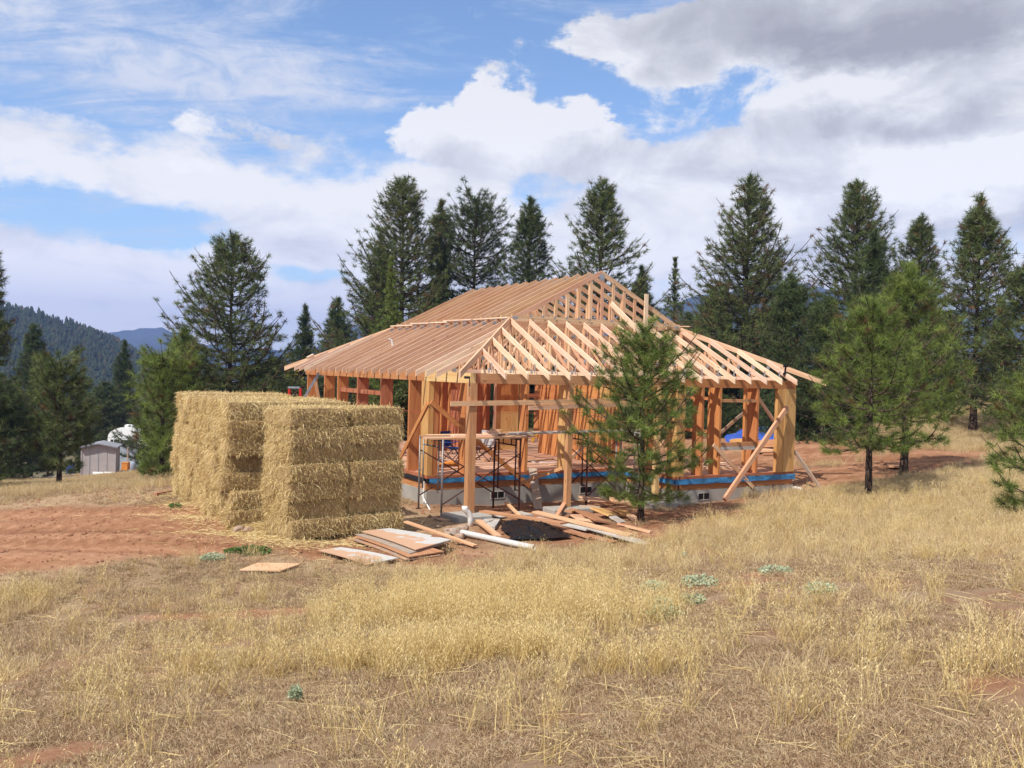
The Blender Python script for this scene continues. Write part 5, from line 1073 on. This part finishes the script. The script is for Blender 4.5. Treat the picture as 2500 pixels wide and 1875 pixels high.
for kind, mm, cnt in (('dull', 'grass_dull', 6), ('pale', 'grass_pale', 5), ('oat', 'grass_gold', 5), ('fallen', 'grass_gold', 5)):
    KIDX[kind] = (gi, cnt)
    for c in range(cnt):
        V, F, t = clump(kind, 500+gi); me = np_mesh(f'g{gi:02d}', V, F, t); me.materials.append(M[mm]); ob = bpy.data.objects.new(f'g{gi:02d}', me); gcol.objects.link(ob); gi += 1
def gn_tree():
    g = bpy.data.node_groups.new('scatter', 'GeometryNodeTree'); g.interface.new_socket('Geometry', in_out='INPUT', socket_type='NodeSocketGeometry'); g.interface.new_socket('Geometry', in_out='OUTPUT', socket_type='NodeSocketGeometry')
    i = g.nodes.new('NodeGroupInput'); o = g.nodes.new('NodeGroupOutput'); ip = g.nodes.new('GeometryNodeInstanceOnPoints'); ci = g.nodes.new('GeometryNodeCollectionInfo'); ci.inputs['Collection'].default_value = gcol; ci.inputs['Separate Children'].default_value = True; ci.inputs['Reset Children'].default_value = True
    ip.inputs['Pick Instance'].default_value = True
    def na(nm, ty): a = g.nodes.new('GeometryNodeInputNamedAttribute'); a.data_type = ty; a.inputs[0].default_value = nm; return next(s for s in a.outputs if s.enabled and s.name == 'Attribute')
    L = g.links.new; L(i.outputs[0], ip.inputs['Points']); L(ci.outputs[0], ip.inputs['Instance']); L(na('idx', 'INT'), ip.inputs['Instance Index']); L(na('rot', 'FLOAT_VECTOR'), ip.inputs['Rotation']); L(na('scl', 'FLOAT_VECTOR'), ip.inputs['Scale']); L(ip.outputs[0], o.inputs[0]); return g
GN = gn_tree()
def scatter(name, P, kind, sc, tilt=.12):
    n = len(P); r = np.random.default_rng(len(name)*7+n); me = bpy.data.meshes.new(name); me.vertices.add(n); me.vertices.foreach_set('co', P.astype(np.float32).ravel())
    a, c = KIDX[kind]; at = me.attributes.new('idx', 'INT', 'POINT'); at.data.foreach_set('value', (a+r.integers(0, c, n)).astype(np.int32))
    rot = np.stack([r.normal(0, tilt, n), r.normal(0, tilt, n), r.random(n)*6.28], 1); at = me.attributes.new('rot', 'FLOAT_VECTOR', 'POINT'); at.data.foreach_set('vector', rot.astype(np.float32).ravel())
    s3 = np.stack([sc*r.uniform(.85, 1.3, n), sc*r.uniform(.85, 1.3, n), sc*r.uniform(.75, 1.25, n)], 1); at = me.attributes.new('scl', 'FLOAT_VECTOR', 'POINT'); at.data.foreach_set('vector', s3.astype(np.float32).ravel())
    o = link(name, me, None, None, 'stuff'); md = o.modifiers.new('scatter', 'NODES'); md.node_group = GN; return o
def field(n, dmin, dmax, seed, power=1.0, lat=1.0):
    """random ground points spread over the view wedge and a margin at its sides; denser near"""
    r = np.random.default_rng(seed); u = r.random(n); d = (dmin**power+(dmax**power-dmin**power)*u)**(1/power); l = r.uniform(-lat, lat, n)*d
    F2 = np.array([math.sin(YAW), math.cos(YAW)]); R2 = np.array([math.cos(YAW), -math.sin(YAW)]); x = CP[0]+F2[0]*d+R2[0]*l; y = CP[1]+F2[1]*d+R2[1]*l; return x, y, d, r
HOUSE_X = lambda x, y: (x > .4) & (x < 11.8) & (y > 2.7) & (y < 13.8) | (x > 6.8) & (x < 11.8) & (y > .5) & (y < 3)
STACK = lambda x, y: (x > -5.1) & (x < -.9) & (y > -1.3) & (y < 6.7) & ~((x > -1.4) & (y < 0))
def keep(x, y, p, r): return (r.random(len(x)) < p) & ~HOUSE_X(x, y) & ~STACK(x, y)
def zed(x, y): return ground_z(x, y)+relief(x, y)
def patch(x, y, L):
    m = np.zeros_like(x)
    for (px, py, rx, ry, w) in L: p = gp(px, py, -2.5); u = (x-p.x)*CR[0]+(y-p.y)*CR[1]; v = (x-p.x)*math.sin(YAW)+(y-p.y)*math.cos(YAW); m = np.maximum(m, w*np.exp(-(u/rx)**2-(v/ry)**2))
    return m
GOLD = [(300, 1700, .8, .5, .06), (1130, 1490, 1.3, 1.5, 1.1), (950, 1620, .75, .6, .9), (1200, 1600, .8, .5, .7), (1420, 1510, 1.0, .9, .6), (400, 1560, 1., .8, .06), (1900, 1560, 1.2, 1., .08), (1690, 1560, .5, .5, .3), (540, 1640, .25, .2, .5), (1540, 1640, .4, .35, .3), (2450, 1660, .4, .5, .25), (40, 1480, .7, .7, .25)]
_OLD = [(1150, 1500, 1.5, 1.5, 1.0), (980, 1640, .9, .65, .85), (1400, 1480, 1.3, 1.1, .7), (1700, 1600, .9, .8, .35), (1540, 1640, .8, .6, .3), (530, 1650, .35, .3, .45), (620, 1420, 1.3, .5, .25), (60, 1480, 1.3, 1.1, .45), (2450, 1660, .6, .9, .3), (1320, 1640, .5, .4, .4), (400, 1640, .7, .5, .12), (1900, 1620, .8, .7, .15)]
PALE = [(2050, 1760, 1.6, 1.2, .22), (600, 1470, 2, 1, .08), (1180, 1390, 2.2, .9, 1.), (1500, 1375, 1.9, .9, .95), (2000, 1260, 4.5, 2.0, 1.), (1700, 1320, 2.4, 1.0, .9), (2400, 1310, 3.2, 2.2, 1.), (20, 1470, 1.2, 1.0, .75), (120, 1195, 12, 3.2, .8), (360, 1178, 8, 1.2, .35), (2150, 1520, .7, .5, .3), (100, 1640, .6, .6, .08)]
_OL2 = [(1150, 1400, 2.8, 1.3, 1.), (1500, 1390, 2.2, 1.2, 1.), (2000, 1290, 4.5, 2.2, 1.), (1700, 1330, 2.6, 1.3, .9), (2350, 1330, 3.4, 2.4, 1.), (2450, 1450, 1.4, 1.6, .7), (60, 1470, 2.4, 1.5, .8), (300, 1420, 2.0, .8, .35), (1300, 1430, 3, 1.0, .8), (2150, 1520, .9, .7, .45), (120, 1195, 12, 3.2, .8), (360, 1178, 8, 1.2, .35)]
def grass():
    # low mat everywhere but the bare soil
    x, y, d, r = field(150000, 2.9, 30, 1, 1.25); di, dr = masks(x, y); pch = fbm(x*1.2, y*1.2, 3, 51); p = np.clip(1-di*1.15-dr*.85, 0, 1)*np.clip((pch-.30)*5, .15, 1)*np.clip((pch-.33)*9+.2, .22, 1)
    k = keep(x, y, p, r); x, y, d = x[k], y[k], d[k]; scatter('matted_grass', np.stack([x, y, zed(x, y)], 1), 'dull', .62+.030*d, .15)
    # fine pale grass
    x, y, d, r = field(118000, 5.5, 52, 2, 1.5); di, dr = masks(x, y); n1 = fbm(x*.9, y*.9, 3, 61)
    p = np.clip(patch(x, y, PALE)*1.25*np.clip((n1-.30)*5, .1, 1), 0, 1); right = sm(2.5, 5.5, (x-2)*.75+(y+3.5)*-.35)*sm(13, 17, d); p = np.maximum(p, right*np.clip((n1-.28)*5, .2, 1)); far = sm(26, 32, d); p = np.maximum(p, far*.9)
    p = p*np.clip(1-di*1.4-dr*.9, 0, 1); k = keep(x, y, p, r); x, y, d = x[k], y[k], d[k]; scatter('fine_dry_grass', np.stack([x, y, zed(x, y)], 1), 'pale', np.minimum(.62+.026*d, 1.15)*np.clip(.75+.5*fbm(x*.5, y*.5, 2, 8), .6, 1.2), .14)
    # wild oats
    x, y, d, r = field(75000, 3.2, 26, 3, 1.35); di, dr = masks(x, y); n1 = fbm(x*1.8, y*1.8, 3, 71); p = np.clip(patch(x, y, GOLD)*.75+.02+.12*sm(14, 18, d)*patch(x, y, PALE), 0, 1)*np.clip((n1-.30)*7, .1, 1)*np.clip(1-di-dr*.8, 0, 1)
    k = keep(x, y, p, r); x, y, d = x[k], y[k], d[k]; scatter('wild_oats', np.stack([x, y, zed(x, y)], 1), 'oat', np.full(len(x), .85)+.012*d, .12)
    x, y, d, r = field(3600, 3.0, 24, 4, 1.6); di, dr = masks(x, y); k = keep(x, y, np.clip(.55-di*.45-dr*.4, 0, 1), r); x, y, d = x[k], y[k], d[k]; scatter('fallen_stalks', np.stack([x, y, zed(x, y)], 1), 'fallen', np.full(len(x), .9), .06)
grass()
# soil crumbs and pebbles on the bare ground
def crumbs():
    x, y, d, r = field(60000, 3.2, 34, 9, 1.3); di, dr = masks(x, y); k = r.random(len(x)) < np.clip(di*.8+dr*.8+.08, 0, 1)*.45; x, y, d = x[k], y[k], d[k]; n = len(x)
    s = r.uniform(.006, .022, n)*(1+1.2*(r.random(n) < .06))*np.clip(d/10, .5, 1.6); z = zed(x, y); c = np.stack([x, y, z+s*.2], 1); o = np.array([[1, 0, 0], [0, 1, 0], [-1, 0, 0], [0, -1, 0], [0, 0, .8], [0, 0, -.8]])
    V = c[:, None]+o[None]*s[:, None, None]*r.uniform(.6, 1.3, (n, 6, 1)); f = np.array([[0, 1, 4], [1, 2, 4], [2, 3, 4], [3, 0, 4]]); F = (np.arange(n)*6)[:, None, None]+f[None]
    link('soil_crumbs', np_mesh('soil_crumbs', V.reshape(-1, 3), F.reshape(-1, 3)), None, None, 'stuff', M['red_clod'])
crumbs()
def low_plant(name, label, px, py, R, m, seed, group, leaf=.035, n=260, h=.10):
    r = np.random.default_rng(seed); p = gp(px, py, -2.4); q = np.sqrt(r.random(n))*R; a = r.random(n)*6.28; P = np.stack([np.cos(a)*q, np.sin(a)*q*.85, .02+h*r.random(n)*(1-.5*(q/R)**2)], 1); D = unit(np.stack([np.cos(a), np.sin(a), r.normal(.3, .4, n)], 1)+r.normal(0, .4, (n, 3)))
    V, F, t = blades(P, D, leaf*r.uniform(.8, 1.8, n), leaf*.8*r.uniform(.7, 1.3, n), r.random(n), r, .1, 2); return tag(link(name, np_mesh(name, V, F, t), None, T(p.x, p.y, p.z), None, M[m]), label, 'plant', group)
for i, (px, py, R, lab) in enumerate([(1895, 1403, .26, 'grey-green low weed farthest back on the red patch'), (1708, 1430, .24, 'grey-green low weed left of the farthest one'), (1598, 1443, .19, 'grey-green low weed at the left of its group, second row'), (2004, 1449, .17, 'grey-green low weed on its own to the right'), (1692, 1476, .13, 'small grey-green weed in the middle of the group'), (1618, 1484, .12, 'small grey-green weed just above the nearest one'), (1625, 1508, .19, 'largest nearest grey-green weed among the oats'), (721, 1713, .045, 'tiny grey-green sprout on bare soil in the left foreground'), (1667, 1362, .08, 'tiny pale weed below the board pile'), (518, 1368, .20, 'pale weed beside the drive left of the plywood')]):
    low_plant('low_weed', lab, px, py, R, 'sage', 700+i, 'grey-green weeds', .028 if R > .1 else .015, 420, .11)
low_plant('green_grass_tuft', 'fresh green grass patch at the edge of the drive', 606, 1353, .42, 'weed', 720, None, .05, 500, .10); low_plant('green_weed', 'small dark green weed on the soil left of the straw', 427, 1240, .14, 'weed', 721, None, .03, 160)
